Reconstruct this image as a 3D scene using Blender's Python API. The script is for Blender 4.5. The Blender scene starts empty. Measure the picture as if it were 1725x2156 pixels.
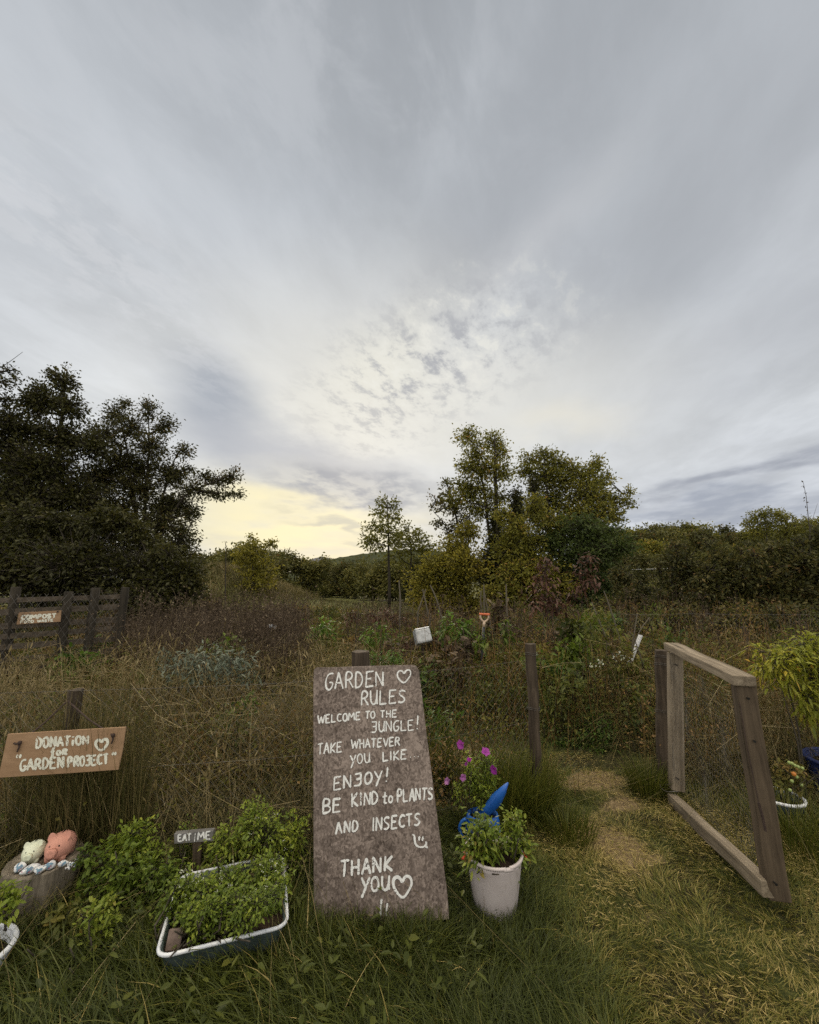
import bpy, math, random
import numpy as np
from mathutils import Vector, Matrix, Euler

S = bpy.context.scene
COL = S.collection
R = math.radians
random.seed(7)
rng = np.random.default_rng(7)

# ------------------------------------------------------------------ camera, sky, sun, exposure
EYE = np.array([0.0, 0.0, 1.5]); PITCH = R(9.7); FL = 862.5
cam_d = bpy.data.cameras.new('camera'); cam = bpy.data.objects.new('camera', cam_d); COL.objects.link(cam)
cam.location = EYE; cam.rotation_euler = (R(90) + PITCH, 0, 0)
cam_d.sensor_fit = 'HORIZONTAL'; cam_d.sensor_width = 36; cam_d.lens = 18
cam_d.clip_start = 0.05; cam_d.clip_end = 6000
S.camera = cam
S.render.engine = 'CYCLES'
S.view_settings.view_transform = 'Standard'; S.view_settings.look = 'None'
S.view_settings.exposure = 0.0; S.view_settings.gamma = 1
S.cycles.max_bounces = 6; S.cycles.diffuse_bounces = 2; S.cycles.glossy_bounces = 2
S.cycles.transmission_bounces = 3; S.cycles.transparent_max_bounces = 8
S.cycles.use_denoising = False         # fine foliage keeps its edges; the grain left is that of a phone photo

_fw = np.array([0, math.cos(PITCH), math.sin(PITCH)]); _up = np.array([0, -math.sin(PITCH), math.cos(PITCH)])
def ray(px, py):
    v = _fw + _up * (1078 - py) / FL
    v[0] = (px - 862.5) / FL
    return v
def at(px, py, Y):                      # survey helper: the point of the place at world distance Y
    v = ray(px, py); return EYE + v * (Y / v[1])
def G(px, py, z=0.0):                   # ... and the point at height z
    v = ray(px, py); return EYE + v * ((z - EYE[2]) / v[2])
def on_plane(px, py, p0, n):
    v = ray(px, py); return EYE + v * (np.dot(p0 - EYE, n) / np.dot(v, n))
def unit(v): v = np.asarray(v, float); return v / np.linalg.norm(v)

SUN_EL, SUN_AZ = R(15), R(-9)           # azimuth from +Y towards +X
class NT:
    def __init__(s, tree): s.t = tree; s.n = tree.nodes; s.l = tree.links
    def node(s, kind, **kw):
        n = s.n.new(kind)
        for k, v in kw.items():
            if hasattr(n, k): setattr(n, k, v)
            else: n.inputs[k].default_value = v
        return n
    def inp(s, sock, v):
        if isinstance(v, bpy.types.NodeSocket): s.l.new(v, sock)
        elif v is not None: sock.default_value = v
    def math(s, op, a, b=None, c=None, clamp=False):
        n = s.n.new('ShaderNodeMath'); n.operation = op; n.use_clamp = clamp
        s.inp(n.inputs[0], a); s.inp(n.inputs[1], b); s.inp(n.inputs[2], c); return n.outputs[0]
    def vmath(s, op, a, b=None):
        n = s.n.new('ShaderNodeVectorMath'); n.operation = op
        s.inp(n.inputs[0], a); s.inp(n.inputs[1], b)
        return n.outputs['Value'] if op in ('LENGTH', 'DOT_PRODUCT', 'DISTANCE') else n.outputs[0]
    def mix(s, f, a, b):
        n = s.n.new('ShaderNodeMix'); n.data_type = 'RGBA'
        s.inp(n.inputs[0], f)
        for k, v in ((6, a), (7, b)):
            if isinstance(v, (tuple, list)): v = (*v[:3], 1)
            s.inp(n.inputs[k], v)
        return n.outputs[2]
    def ss(s, v, a, b, lo=0.0, hi=1.0):
        n = s.n.new('ShaderNodeMapRange'); n.interpolation_type = 'SMOOTHSTEP'
        s.inp(n.inputs[0], v); n.inputs[1].default_value = a; n.inputs[2].default_value = b
        n.inputs[3].default_value = lo; n.inputs[4].default_value = hi; return n.outputs[0]
    def noise(s, vec, scale, detail=3, rough=.55, dist=0.0):
        n = s.n.new('ShaderNodeTexNoise'); s.inp(n.inputs['Vector'], vec)
        n.inputs['Scale'].default_value = scale; n.inputs['Detail'].default_value = detail
        n.inputs['Roughness'].default_value = rough; n.inputs['Distortion'].default_value = dist
        return n.outputs[0]
    def ramp(s, f, stops):
        n = s.n.new('ShaderNodeValToRGB'); e = n.color_ramp.elements
        while len(e) < len(stops): e.new(0.5)
        for k, (p, c) in enumerate(stops): e[k].position = p; e[k].color = (*c[:3], 1)
        s.inp(n.inputs[0], f); return n.outputs[0]
    def mapping(s, vec, loc=(0, 0, 0), rot=(0, 0, 0), scale=(1, 1, 1)):
        if tuple(rot) != (0, 0, 0) and tuple(scale) != (1, 1, 1):     # turn first, then stretch
            vec = s.mapping(vec, (0, 0, 0), rot); rot = (0, 0, 0)
        n = s.n.new('ShaderNodeMapping'); s.inp(n.inputs[0], vec)
        n.inputs[1].default_value = loc; n.inputs[2].default_value = rot; n.inputs[3].default_value = scale
        return n.outputs[0]

def build_sky():
    w = bpy.data.worlds.new('World'); S.world = w; w.use_nodes = True
    t = NT(w.node_tree); t.n.clear()
    out = t.node('ShaderNodeOutputWorld'); bg = t.node('ShaderNodeBackground'); bg.inputs[1].default_value = 0.1
    t.l.new(bg.outputs[0], out.inputs[0])
    sky = t.node('ShaderNodeTexSky'); sky.sky_type = 'NISHITA'; sky.sun_disc = False
    sky.sun_elevation = SUN_EL; sky.sun_rotation = SUN_AZ
    tc = t.node('ShaderNodeTexCoord'); d = tc.outputs['Generated']
    sx = t.node('ShaderNodeSeparateXYZ'); t.l.new(d, sx.inputs[0])
    z = t.math('MAXIMUM', sx.outputs[2], 0.0)
    k = t.math('DIVIDE', 1.0, t.math('ADD', z, 0.09))
    cb = t.node('ShaderNodeCombineXYZ')
    t.l.new(t.math('MULTIPLY', sx.outputs[0], k), cb.inputs[0]); t.l.new(t.math('MULTIPLY', sx.outputs[1], k), cb.inputs[1])
    P = cb.outputs[0]                                        # point on the cloud deck
    def blob(px, py, rx, ry, rot=0.0, wob=0.35, edge=(1.0, 0.0)):    # a cloud bank at a direction of the sky
        c = unit(ray(px, py)); right = unit(np.cross(c, [0, 0, 1])); up = np.cross(right, c)
        a = math.cos(rot) * right + math.sin(rot) * up; b = -math.sin(rot) * right + math.cos(rot) * up
        u = t.math('DIVIDE', t.vmath('DOT_PRODUCT', dw, tuple(a)), rx)
        v = t.math('DIVIDE', t.vmath('DOT_PRODUCT', dw, tuple(b)), ry)
        off = float(np.dot(c, a)), float(np.dot(c, b))
        r = t.math('SQRT', t.math('ADD', t.math('POWER', u, 2.0), t.math('POWER', v, 2.0)))
        front = t.math('GREATER_THAN', t.vmath('DOT_PRODUCT', d, tuple(c)), 0.0)
        return t.math('MULTIPLY', t.ss(r, edge[0], edge[1]), front)
    wn = t.node('ShaderNodeTexNoise'); t.l.new(t.mapping(P, scale=(1, .8, 1)), wn.inputs[0]); wn.inputs['Scale'].default_value = 1.3; wn.inputs['Detail'].default_value = 5
    wv = t.vmath('SUBTRACT', wn.outputs['Color'], (.5, .5, .5))
    sc = t.n.new('ShaderNodeVectorMath'); sc.operation = 'SCALE'; t.l.new(wv, sc.inputs[0]); sc.inputs['Scale'].default_value = .22
    dw = t.vmath('ADD', d, sc.outputs[0])
    # streaks of the deck: soft, long along the line of sight
    st = t.noise(t.mapping(P, rot=(0, 0, R(12)), scale=(1.0, .48, 1)), 2.3, 6, .56, .35)
    st2 = t.noise(t.mapping(P, loc=(3.1, 1.7, 0), rot=(0, 0, R(20)), scale=(1.0, .5, 1)), .95, 4, .5, .3)
    fine = t.noise(t.mapping(P, rot=(0, 0, R(18)), scale=(1, .55, 1)), 6.0, 6, .62, .3)
    base = t.ramp(z, [(0.0, (.53, .56, .61)), (.14, (.57, .595, .64)), (.32, (.645, .67, .695)), (.5, (.565, .59, .62)), (.75, (.44, .465, .495)), (1.0, (.37, .395, .425))])
    s1 = t.ss(st, .30, .72, -.5, .5); s2 = t.ss(st2, .28, .72, -.5, .5)
    lum = t.math('ADD', 1.07, t.math('ADD', t.math('MULTIPLY', s1, .20), t.math('MULTIPLY', s2, .24)))
    lum = t.math('ADD', lum, t.math('MULTIPLY', t.ss(fine, .3, .7, -.5, .5), .10))
    bm = t.n.new('ShaderNodeVectorMath'); bm.operation = 'SCALE'; t.l.new(base, bm.inputs[0]); t.l.new(lum, bm.inputs['Scale'])
    c = bm.outputs[0]
    # broad dark veil upper right, blue-grey banks
    c = t.mix(t.math('MULTIPLY', blob(1440, 470, .62, .27, R(28), edge=(1.05, .1)), .58), c, (.37, .39, .42))
    c = t.mix(t.math('MULTIPLY', blob(960, 560, .30, .13, R(38)), .45), c, (.39, .405, .43))
    c = t.mix(t.math('MULTIPLY', blob(1190, 440, .17, .05, R(33), edge=(1.3, 0)), .34), c, (.62, .63, .65))
    c = t.mix(t.math('MULTIPLY', blob(1050, 570, .16, .05, R(40), edge=(1.3, 0)), .34), c, (.62, .63, .65))
    c = t.mix(t.math('MULTIPLY', blob(1660, 690, .55, .12, R(18), edge=(1.15, .1)), t.ss(st, .3, .65, .15, .55)), c, (.40, .415, .445))
    c = t.mix(t.math('MULTIPLY', blob(1180, 250, .45, .14, R(40), edge=(1.15, .1)), t.ss(st, .3, .65, .1, .5)), c, (.36, .38, .41))
    # light of the hidden sun through thin cloud
    c = t.mix(t.math('MULTIPLY', blob(800, 850, .70, .36, 0, edge=(1.1, .05)), .84), c, (.84, .82, .74))
    c = t.mix(t.math('MULTIPLY', blob(800, 760, .24, .15, R(25)), .45), c, (.88, .86, .74))
    c = t.mix(t.math('MULTIPLY', blob(1180, 900, .20, .06, 0), .55), c, (.84, .80, .68))
    c = t.mix(t.math('MULTIPLY', blob(450, 850, .20, .115, R(-38), edge=(1.15, .1)), .85), c, (.36, .395, .455))
    c = t.mix(t.math('MULTIPLY', blob(640, 965, .42, .085, R(-8), edge=(1.1, .1)), .72), c, (.46, .48, .53))
    # broken mackerel cloud
    mk = t.noise(t.mapping(P, rot=(0, 0, R(25)), scale=(1, .62, 1)), 11.0, 7, .66, .15)
    mask = blob(905, 750, .42, .20, R(22), edge=(1.1, .1))
    c = t.mix(t.math('MULTIPLY', t.math('MULTIPLY', t.ss(mk, .47, .64), mask), .85), c, (.40, .41, .44))
    c = t.mix(t.math('MULTIPLY', t.math('MULTIPLY', t.ss(mk, .48, .34), mask), .75), c, (.86, .85, .78))
    mk2 = t.noise(t.mapping(P, rot=(0, 0, R(8)), scale=(1, .7, 1)), 4.6, 6, .6, .15)
    m5 = t.math('MULTIPLY', blob(230, 560, .40, .16, R(-32), edge=(1.15, .1)), t.ss(mk, .44, .60, 0, .38)); c = t.mix(m5, c, (.72, .73, .75))
    m6 = t.math('MULTIPLY', blob(640, 130, .5, .2, R(10), edge=(1.15, .1)), t.ss(fine, .45, .62, 0, .35)); c = t.mix(m6, c, (.56, .58, .61))
    # yellow band at the horizon
    c = t.mix(t.math('MULTIPLY', blob(620, 1135, .46, .17, 0, edge=(1.25, .05)), .80), c, (.89, .81, .56))
    c = t.mix(t.math('MULTIPLY', blob(600, 1105, .30, .075, 0, edge=(1.2, .0)), .8), c, (1.0, .90, .55))
    m3 = blob(745, 1030, .24, .065, R(-2), edge=(1.15, .35))
    c = t.mix(t.math('MULTIPLY', m3, t.ss(mk2, .36, .62, .25, .95)), c, (.345, .37, .42))
    m4 = t.math('MULTIPLY', blob(690, 1108, .13, .024, R(-14), edge=(1.1, .2)), .7)
    c = t.mix(m4, c, (.50, .50, .46))
    # long dark bars low on the right
    c = t.mix(t.math('MULTIPLY', blob(1560, 1000, .36, .036, R(9), edge=(1.2, .15)), t.ss(mk2, .3, .6, .45, .9)), c, (.345, .365, .42))
    c = t.mix(t.math('MULTIPLY', blob(1480, 1085, .30, .035, R(4), edge=(1.2, .2)), t.ss(mk2, .3, .6, .5, .9)), c, (.36, .39, .46))
    # unseen sky behind and overhead: extra brightness and warmth added to light the scene
    back = t.math('ADD', t.ss(sx.outputs[1], .35, -.5, 0, 1.0), t.ss(z, .89, .97, 0, 6.5))
    bk = t.n.new('ShaderNodeVectorMath'); bk.operation = 'SCALE'; t.l.new(t.mix(t.math('MULTIPLY', back, .5, clamp=True), c, (.60, .535, .425)), bk.inputs[0]); t.l.new(t.math('ADD', back, 1.0), bk.inputs['Scale']); c = bk.outputs[0]
    s10 = t.n.new('ShaderNodeVectorMath'); s10.operation = 'SCALE'; t.l.new(c, s10.inputs[0]); s10.inputs['Scale'].default_value = 10.0
    t.l.new(t.mix(.96, sky.outputs[0], s10.outputs[0]), bg.inputs[0])
    sd = bpy.data.lights.new('sun', 'SUN'); sun = bpy.data.objects.new('sun', sd); COL.objects.link(sun)
    sd.energy = 1.4; sd.angle = R(22); sd.color = (1.0, .86, .66)
    v = Vector((math.sin(SUN_AZ) * math.cos(SUN_EL), math.cos(SUN_AZ) * math.cos(SUN_EL), math.sin(SUN_EL)))
    sun.rotation_euler = v.to_track_quat('Z', 'Y').to_euler()
build_sky()

# ------------------------------------------------------------------ mesh helpers
def vnoise(x, y, seed=0):               # smooth value noise, 0..1
    x = np.asarray(x, float); y = np.asarray(y, float)
    xi = np.floor(x).astype(np.int64); yi = np.floor(y).astype(np.int64); fx = x - xi; fy = y - yi
    fx = fx * fx * (3 - 2 * fx); fy = fy * fy * (3 - 2 * fy)
    def h(a, b):
        n = (a * 374761393 + b * 668265263 + seed * 1442695) & 0x7fffffff
        n = ((n ^ (n >> 13)) * 1274126177) & 0x7fffffff
        return ((n ^ (n >> 16)) & 0xffff) / 65535.0
    return (h(xi, yi) * (1 - fx) + h(xi + 1, yi) * fx) * (1 - fy) + (h(xi, yi + 1) * (1 - fx) + h(xi + 1, yi + 1) * fx) * fy
def fbm(x, y, seed=0): return .55 * vnoise(x, y, seed) + .3 * vnoise(2.1 * x, 2.1 * y, seed + 1) + .15 * vnoise(4.3 * x, 4.3 * y, seed + 2)

class Acc:
    def __init__(s): s.V = []; s.T = []; s.Q = []; s.A = []; s.n = 0; s.P = []
    def add(s, v, t=None, q=None, a=0.5, polys=None):
        v = np.asarray(v, float).reshape(-1, 3)
        if t is not None and len(t): s.T.append(np.asarray(t, np.int64).reshape(-1, 3) + s.n)
        if q is not None and len(q): s.Q.append(np.asarray(q, np.int64).reshape(-1, 4) + s.n)
        for p in polys or (): s.P.append([i + s.n for i in p])
        s.V.append(v); s.A.append(np.broadcast_to(np.asarray(a, float), (len(v),)).copy()); s.n += len(v)
    def mesh(s, name, origin=(0, 0, 0), smooth=False):
        me = bpy.data.meshes.new(name)
        V = np.concatenate(s.V) - np.asarray(origin, float)
        T = np.concatenate(s.T) if s.T else np.zeros((0, 3), np.int64)
        Q = np.concatenate(s.Q) if s.Q else np.zeros((0, 4), np.int64)
        pl = np.array([i for p in s.P for i in p], np.int64); ps = np.array([len(p) for p in s.P], np.int64)
        loops = np.concatenate([T.ravel(), Q.ravel(), pl]).astype(np.int32)
        sizes = np.concatenate([np.full(len(T), 3), np.full(len(Q), 4), ps]).astype(np.int64)
        starts = np.concatenate([[0], np.cumsum(sizes)[:-1]]).astype(np.int32)
        me.vertices.add(len(V)); me.vertices.foreach_set('co', V.astype(np.float32).ravel())
        me.loops.add(len(loops)); me.loops.foreach_set('vertex_index', loops)
        me.polygons.add(len(sizes)); me.polygons.foreach_set('loop_start', starts)
        me.polygons.foreach_set('use_smooth', np.full(len(sizes), smooth, bool))
        at_ = me.attributes.new('tint', 'FLOAT', 'POINT'); at_.data.foreach_set('value', np.concatenate(s.A).astype(np.float32))
        me.update(calc_edges=True)
        return me
    # ---- shapes
    def box(s, c, size, rot=None, a=.5):
        x, y, z = np.asarray(size, float) / 2
        v = np.array([[i * x, j * y, k * z] for k in (-1, 1) for j in (-1, 1) for i in (-1, 1)])
        if rot is not None: v = v @ np.array(rot.to_3x3() if hasattr(rot, 'to_3x3') else rot).T
        s.add(v + np.asarray(c), q=[[0, 2, 3, 1], [4, 5, 7, 6], [0, 1, 5, 4], [2, 6, 7, 3], [0, 4, 6, 2], [1, 3, 7, 5]], a=a); return s
    def tube(s, path, rad, sides=8, cap=True, a=.5, jit=0.0):
        p = np.asarray(path, float); n = len(p); r = np.broadcast_to(np.asarray(rad, float), (n,))
        tg = np.gradient(p, axis=0); tg /= np.linalg.norm(tg, axis=1)[:, None] + 1e-12
        ref = np.array([1.0, 0, 0]) if abs(tg[0][0]) < .8 else np.array([0, 1.0, 0])
        vs = []
        for i in range(n):
            b = np.cross(tg[i], ref); b /= np.linalg.norm(b) + 1e-12; c = np.cross(b, tg[i]); ref = c
            an = np.arange(sides) * 2 * math.pi / sides
            rr = r[i] * (1 + jit * rng.uniform(-1, 1, sides)) if jit else r[i]
            vs.append(p[i] + (np.cos(an) * rr)[:, None] * c + (np.sin(an) * rr)[:, None] * b)
        q = []
        for i in range(n - 1):
            for k in range(sides):
                k2 = (k + 1) % sides; q.append([i * sides + k, i * sides + k2, (i + 1) * sides + k2, (i + 1) * sides + k])
        s.add(np.concatenate(vs), q=q, a=a, polys=[list(range(sides))[::-1], [(n - 1) * sides + k for k in range(sides)]] if cap else None); return s
    def lathe(s, prof, c=(0, 0, 0), sides=40, a=.5, rot=None, sc=(1, 1, 1), jit=None):
        an = np.arange(sides) * 2 * math.pi / sides; vs = []
        for r, z in prof:
            rr = r * (jit(an, z) if jit else 1.0)
            vs.append(np.stack([np.cos(an) * rr * sc[0], np.sin(an) * rr * sc[1], np.full(sides, z * sc[2])], 1))
        v = np.concatenate(vs)
        if rot is not None: v = v @ np.array(rot.to_3x3() if hasattr(rot, 'to_3x3') else rot).T
        q = [[i * sides + k, i * sides + (k + 1) % sides, (i + 1) * sides + (k + 1) % sides, (i + 1) * sides + k] for i in range(len(prof) - 1) for k in range(sides)]
        pol = []
        if prof[0][0] > 1e-6: pol.append(list(range(sides))[::-1])
        if prof[-1][0] > 1e-6: pol.append([(len(prof) - 1) * sides + k for k in range(sides)])
        s.add(v + np.asarray(c), q=q, a=a, polys=pol); return s
    def ball(s, c, r, sides=20, rings=12, rot=None, a=.5, fn=None):
        prof = [(max(math.sin(math.pi * i / rings), 1e-4), -math.cos(math.pi * i / rings)) for i in range(rings + 1)]
        an = np.arange(sides) * 2 * math.pi / sides
        v = np.concatenate([np.stack([np.cos(an) * p, np.sin(an) * p, np.full(sides, z)], 1) for p, z in prof])
        if fn is not None: v = fn(v)
        v = v * np.asarray(r, float)
        if rot is not None: v = v @ np.array(rot.to_3x3() if hasattr(rot, 'to_3x3') else rot).T
        q = [[i * sides + k, i * sides + (k + 1) % sides, (i + 1) * sides + (k + 1) % sides, (i + 1) * sides + k] for i in range(rings) for k in range(sides)]
        s.add(v + np.asarray(c), q=q, a=a); return s
    # ---- foliage
    def blades(s, base, h, w, ang, lean, tint, curl=1.0, droop=0.0, segs=3):
        n = len(base); t = np.linspace(0, 1, segs + 1)
        d = np.stack([np.cos(ang), np.sin(ang), np.zeros(n)], 1)
        fa = ang + rng.uniform(.6, 2.5, n); wd = np.stack([np.cos(fa), np.sin(fa), np.zeros(n)], 1)
        lv = []
        for i, tt in enumerate(t):
            up = h * (tt - np.clip(lean, 0, 3) * .38 * tt ** 2 - droop * tt ** 3 * .5)
            c = base + d * (h * lean * (.35 * tt + .65 * tt ** 2))[:, None] * curl; c[:, 2] += up
            c[:, 2] = np.maximum(c[:, 2], base[:, 2] + .004 + .01 * tt)
            if i < segs:
                ww = (w * .5 * (1 - tt ** 2 * .75))[:, None] * wd
                lv += [c - ww, c + ww]
            else: lv.append(c)
        m = 2 * segs + 1; V = np.stack(lv, 1).reshape(-1, 3); o = np.arange(n)[:, None] * m
        q = np.concatenate([o + np.array([[2 * i, 2 * i + 1, 2 * i + 3, 2 * i + 2]]) for i in range(segs - 1)]) if segs > 1 else None
        tr = o + np.array([[2 * segs - 2, 2 * segs - 1, 2 * segs]])
        s.add(V, t=tr, q=q, a=np.repeat(tint, m)); return s
    def leaves(s, p, d, ln, wd, tint, droop=0.0):            # flat rhombic leaf, two folded triangles
        n = len(p); d = d / (np.linalg.norm(d, axis=1)[:, None] + 1e-9)
        rv = rng.normal(size=(n, 3)); rv[:, 2] += .0
        sd = np.cross(d, rv); sd /= np.linalg.norm(sd, axis=1)[:, None] + 1e-9; nn = np.cross(sd, d)
        ln = np.broadcast_to(ln, (n,))[:, None]; wd = np.broadcast_to(wd, (n,))[:, None]
        m = p + d * ln * .45
        tip = p + d * ln; tip = tip - np.array([0, 0, 1.0]) * ln * droop
        V = np.stack([p, m + sd * wd * .5 + nn * wd * .15, tip, m - sd * wd * .5 + nn * wd * .15], 1).reshape(-1, 3)
        o = np.arange(n)[:, None] * 4
        s.add(V, t=np.concatenate([o + [[0, 1, 2]], o + [[0, 2, 3]]]), a=np.repeat(np.broadcast_to(tint, (n,)), 4)); return s
    def leaves6(s, p, d, ln, wd, tint, droop=.3, flat=.7):    # nearer leaf: pointed oval, drooping tip, blade turned to the sky
        n = len(p); d = d / (np.linalg.norm(d, axis=1)[:, None] + 1e-9)
        upv = np.stack([rng.normal(0, 1 - flat + .1, n), rng.normal(0, 1 - flat + .1, n), np.ones(n)], 1)
        sd = np.cross(d, upv); sd /= np.linalg.norm(sd, axis=1)[:, None] + 1e-9; nn = np.cross(sd, d)
        ln = np.broadcast_to(ln, (n,))[:, None]; wd = np.broadcast_to(wd, (n,))[:, None]; z = np.array([0, 0, 1.0])
        def at_(f, w, lift):
            c = p + d * ln * f - z * ln * droop * f * f
            return c + sd * wd * w, c - sd * wd * w, c + nn * wd * lift
        a1, b1, _ = at_(.28, .44, 0); a2, b2, _ = at_(.62, .40, 0); m1 = at_(.28, 0, -.12)[2]; m2 = at_(.62, 0, -.12)[2]; tp = at_(1, 0, 0)[2]
        V = np.stack([p, a1, m1, b1, a2, m2, b2, tp], 1).reshape(-1, 3); o = np.arange(n)[:, None] * 8
        s.add(V, t=np.concatenate([o + [[0, 2, 1]], o + [[0, 3, 2]], o + [[4, 5, 7]], o + [[5, 6, 7]]]),
              q=np.concatenate([o + [[1, 2, 5, 4]], o + [[2, 3, 6, 5]]]), a=np.repeat(np.broadcast_to(tint, (n,)), 8)); return s
    def twigs(s, p0, p1, r0, r1, bend=.12, tint=.5):         # many three-sided bent rods at once
        n = len(p0); r0 = np.broadcast_to(r0, (n,)); r1 = np.broadcast_to(r1, (n,))
        ax = p1 - p0; L = np.linalg.norm(ax, axis=1)[:, None] + 1e-9; ax = ax / L
        rv = rng.normal(size=(n, 3)); b = np.cross(ax, rv); b /= np.linalg.norm(b, axis=1)[:, None] + 1e-9; c = np.cross(ax, b)
        pm = (p0 + p1) / 2 + b * L * bend * rng.uniform(-1, 1, (n, 1))
        lv = []
        for pp, rr in ((p0, r0), (pm, (r0 + r1) / 2), (p1, r1)):
            for k in range(3):
                an = 2.0944 * k; lv.append(pp + (b * math.cos(an) + c * math.sin(an)) * rr[:, None])
        V = np.stack(lv, 1).reshape(-1, 3); o = np.arange(n)[:, None] * 9
        q = [[i * 3 + k, i * 3 + (k + 1) % 3, i * 3 + 3 + (k + 1) % 3, i * 3 + 3 + k] for i in (0, 1) for k in range(3)]
        s.add(V, q=np.concatenate([o + np.array([x]) for x in q]), a=np.repeat(np.broadcast_to(tint, (n,)), 9)); return pm

def tag(o, label, cat, group=None, kind=None):
    if label: o['label'] = label
    if cat: o['category'] = cat
    if group: o['group'] = group
    if kind: o['kind'] = kind
    return o
def thing(name, label, cat, loc=(0, 0, 0), group=None):
    o = bpy.data.objects.new(name, None); COL.objects.link(o); o.location = Vector(loc); o.empty_display_size = .1
    return tag(o, label, cat, group)
def world_of(o):
    v = Vector((0, 0, 0))
    while o is not None: v += o.location; o = o.parent
    return np.array(v)
def part(name, acc, mat, parent=None, smooth=False, bevel=0.0, label=None):
    org = world_of(parent) if parent is not None else (0, 0, 0)
    o = bpy.data.objects.new(name, acc.mesh(name, org, smooth)); COL.objects.link(o); o.data.materials.append(mat)
    if parent is not None: o.parent = parent
    if bevel:
        m = o.modifiers.new('bevel', 'BEVEL'); m.width = bevel; m.segments = 2; m.limit_method = 'ANGLE'; m.angle_limit = R(40)
    if label: o['label'] = label
    return o
def solo(name, acc, mat, label, cat, loc=(0, 0, 0), group=None, kind=None, smooth=False, bevel=0.0):
    o = bpy.data.objects.new(name, acc.mesh(name, loc, smooth)); COL.objects.link(o); o.location = Vector(loc); o.data.materials.append(mat)
    if bevel:
        m = o.modifiers.new('bevel', 'BEVEL'); m.width = bevel; m.segments = 2; m.limit_method = 'ANGLE'; m.angle_limit = R(40)
    return tag(o, label, cat, group, kind)
def timber(name, p0, p1, w, d, mat, parent, facing=(0, 1, 0), bevel=.004, warp=.0):   # sawn beam with its own axis, so the grain runs along it
    p0 = Vector(p0); p1 = Vector(p1); z = (p1 - p0); L = z.length; z.normalize()
    y = Vector(facing); x = y.cross(z).normalized(); y = z.cross(x)
    acc = Acc(); nz = 9; vs = []
    for i in range(nz):
        zz = L * i / (nz - 1); dx = warp * math.sin(i * 1.3)
        for sx, sy in ((-1, -1), (1, -1), (1, 1), (-1, 1)): vs.append((sx * w / 2 + dx + rng.uniform(-.001, .001), sy * d / 2 + rng.uniform(-.001, .001), zz))
    q = [[i * 4 + k, i * 4 + (k + 1) % 4, i * 4 + 4 + (k + 1) % 4, i * 4 + 4 + k] for i in range(nz - 1) for k in range(4)]
    acc.add(vs, q=q, polys=[[3, 2, 1, 0], [(nz - 1) * 4 + k for k in range(4)]])
    o = part(name, acc, mat, None, bevel=bevel)
    o.matrix_world = Matrix.Translation(p0 - (Vector(world_of(parent)) if parent else Vector())) @ Matrix((x, y, z)).transposed().to_4x4()
    if parent: o.parent = parent
    return o

# ------------------------------------------------------------------ materials
def new_mat(name):
    m = bpy.data.materials.new(name); m.use_nodes = True; t = NT(m.node_tree)
    b = m.node_tree.nodes['Principled BSDF']; return m, t, b
def leaf_mat(name, stops, trans=.35, rough=.55, spec=.3):
    m, t, b = new_mat(name)
    a = t.node('ShaderNodeAttribute', attribute_name='tint')
    col = t.ramp(a.outputs['Fac'], stops)
    t.l.new(col, b.inputs['Base Color']); b.inputs['Roughness'].default_value = rough; b.inputs['Specular IOR Level'].default_value = spec
    if trans:
        tr = t.node('ShaderNodeBsdfTranslucent'); t.l.new(col, tr.inputs[0])
        mx = t.node('ShaderNodeMixShader'); mx.inputs[0].default_value = trans
        t.l.new(b.outputs[0], mx.inputs[1]); t.l.new(tr.outputs[0], mx.inputs[2])
        t.l.new(mx.outputs[0], m.node_tree.nodes['Material Output'].inputs[0])
    return m
def wood_mat(name, dark, light, along=(1, 1, .06), scale=26, bump=.35, crack=True, rough=.85):
    m, t, b = new_mat(name)
    tc = t.node('ShaderNodeTexCoord'); v = tc.outputs['Object']
    g = t.noise(t.mapping(v, scale=along), scale, 6, .62, .6); g2 = t.noise(t.mapping(v, scale=along), scale * 4, 4, .6, .3); blot = t.noise(v, 7, 4, .6)
    f = t.math('ADD', t.math('MULTIPLY', g, .55), t.math('ADD', t.math('MULTIPLY', g2, .25), t.math('MULTIPLY', blot, .2)))
    c = t.ramp(f, [(.34, dark), (.5, tuple((np.array(dark) + np.array(light)) / 2)), (.64, light)])
    if crack:
        cr = t.ss(t.noise(t.mapping(v, loc=(2, 5, 1), scale=(along[0], along[1], along[2] * .7)), scale * .9, 3, .5, .4), .66, .72)
        c = t.mix(t.math('MULTIPLY', cr, .75), c, tuple(np.array(dark) * .3))
    t.l.new(c, b.inputs['Base Color']); b.inputs['Roughness'].default_value = rough; b.inputs['Specular IOR Level'].default_value = .2
    bp = t.node('ShaderNodeBump'); bp.inputs['Strength'].default_value = bump; bp.inputs['Distance'].default_value = .01
    t.l.new(f, bp.inputs['Height']); t.l.new(bp.outputs[0], b.inputs['Normal']); return m
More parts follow.
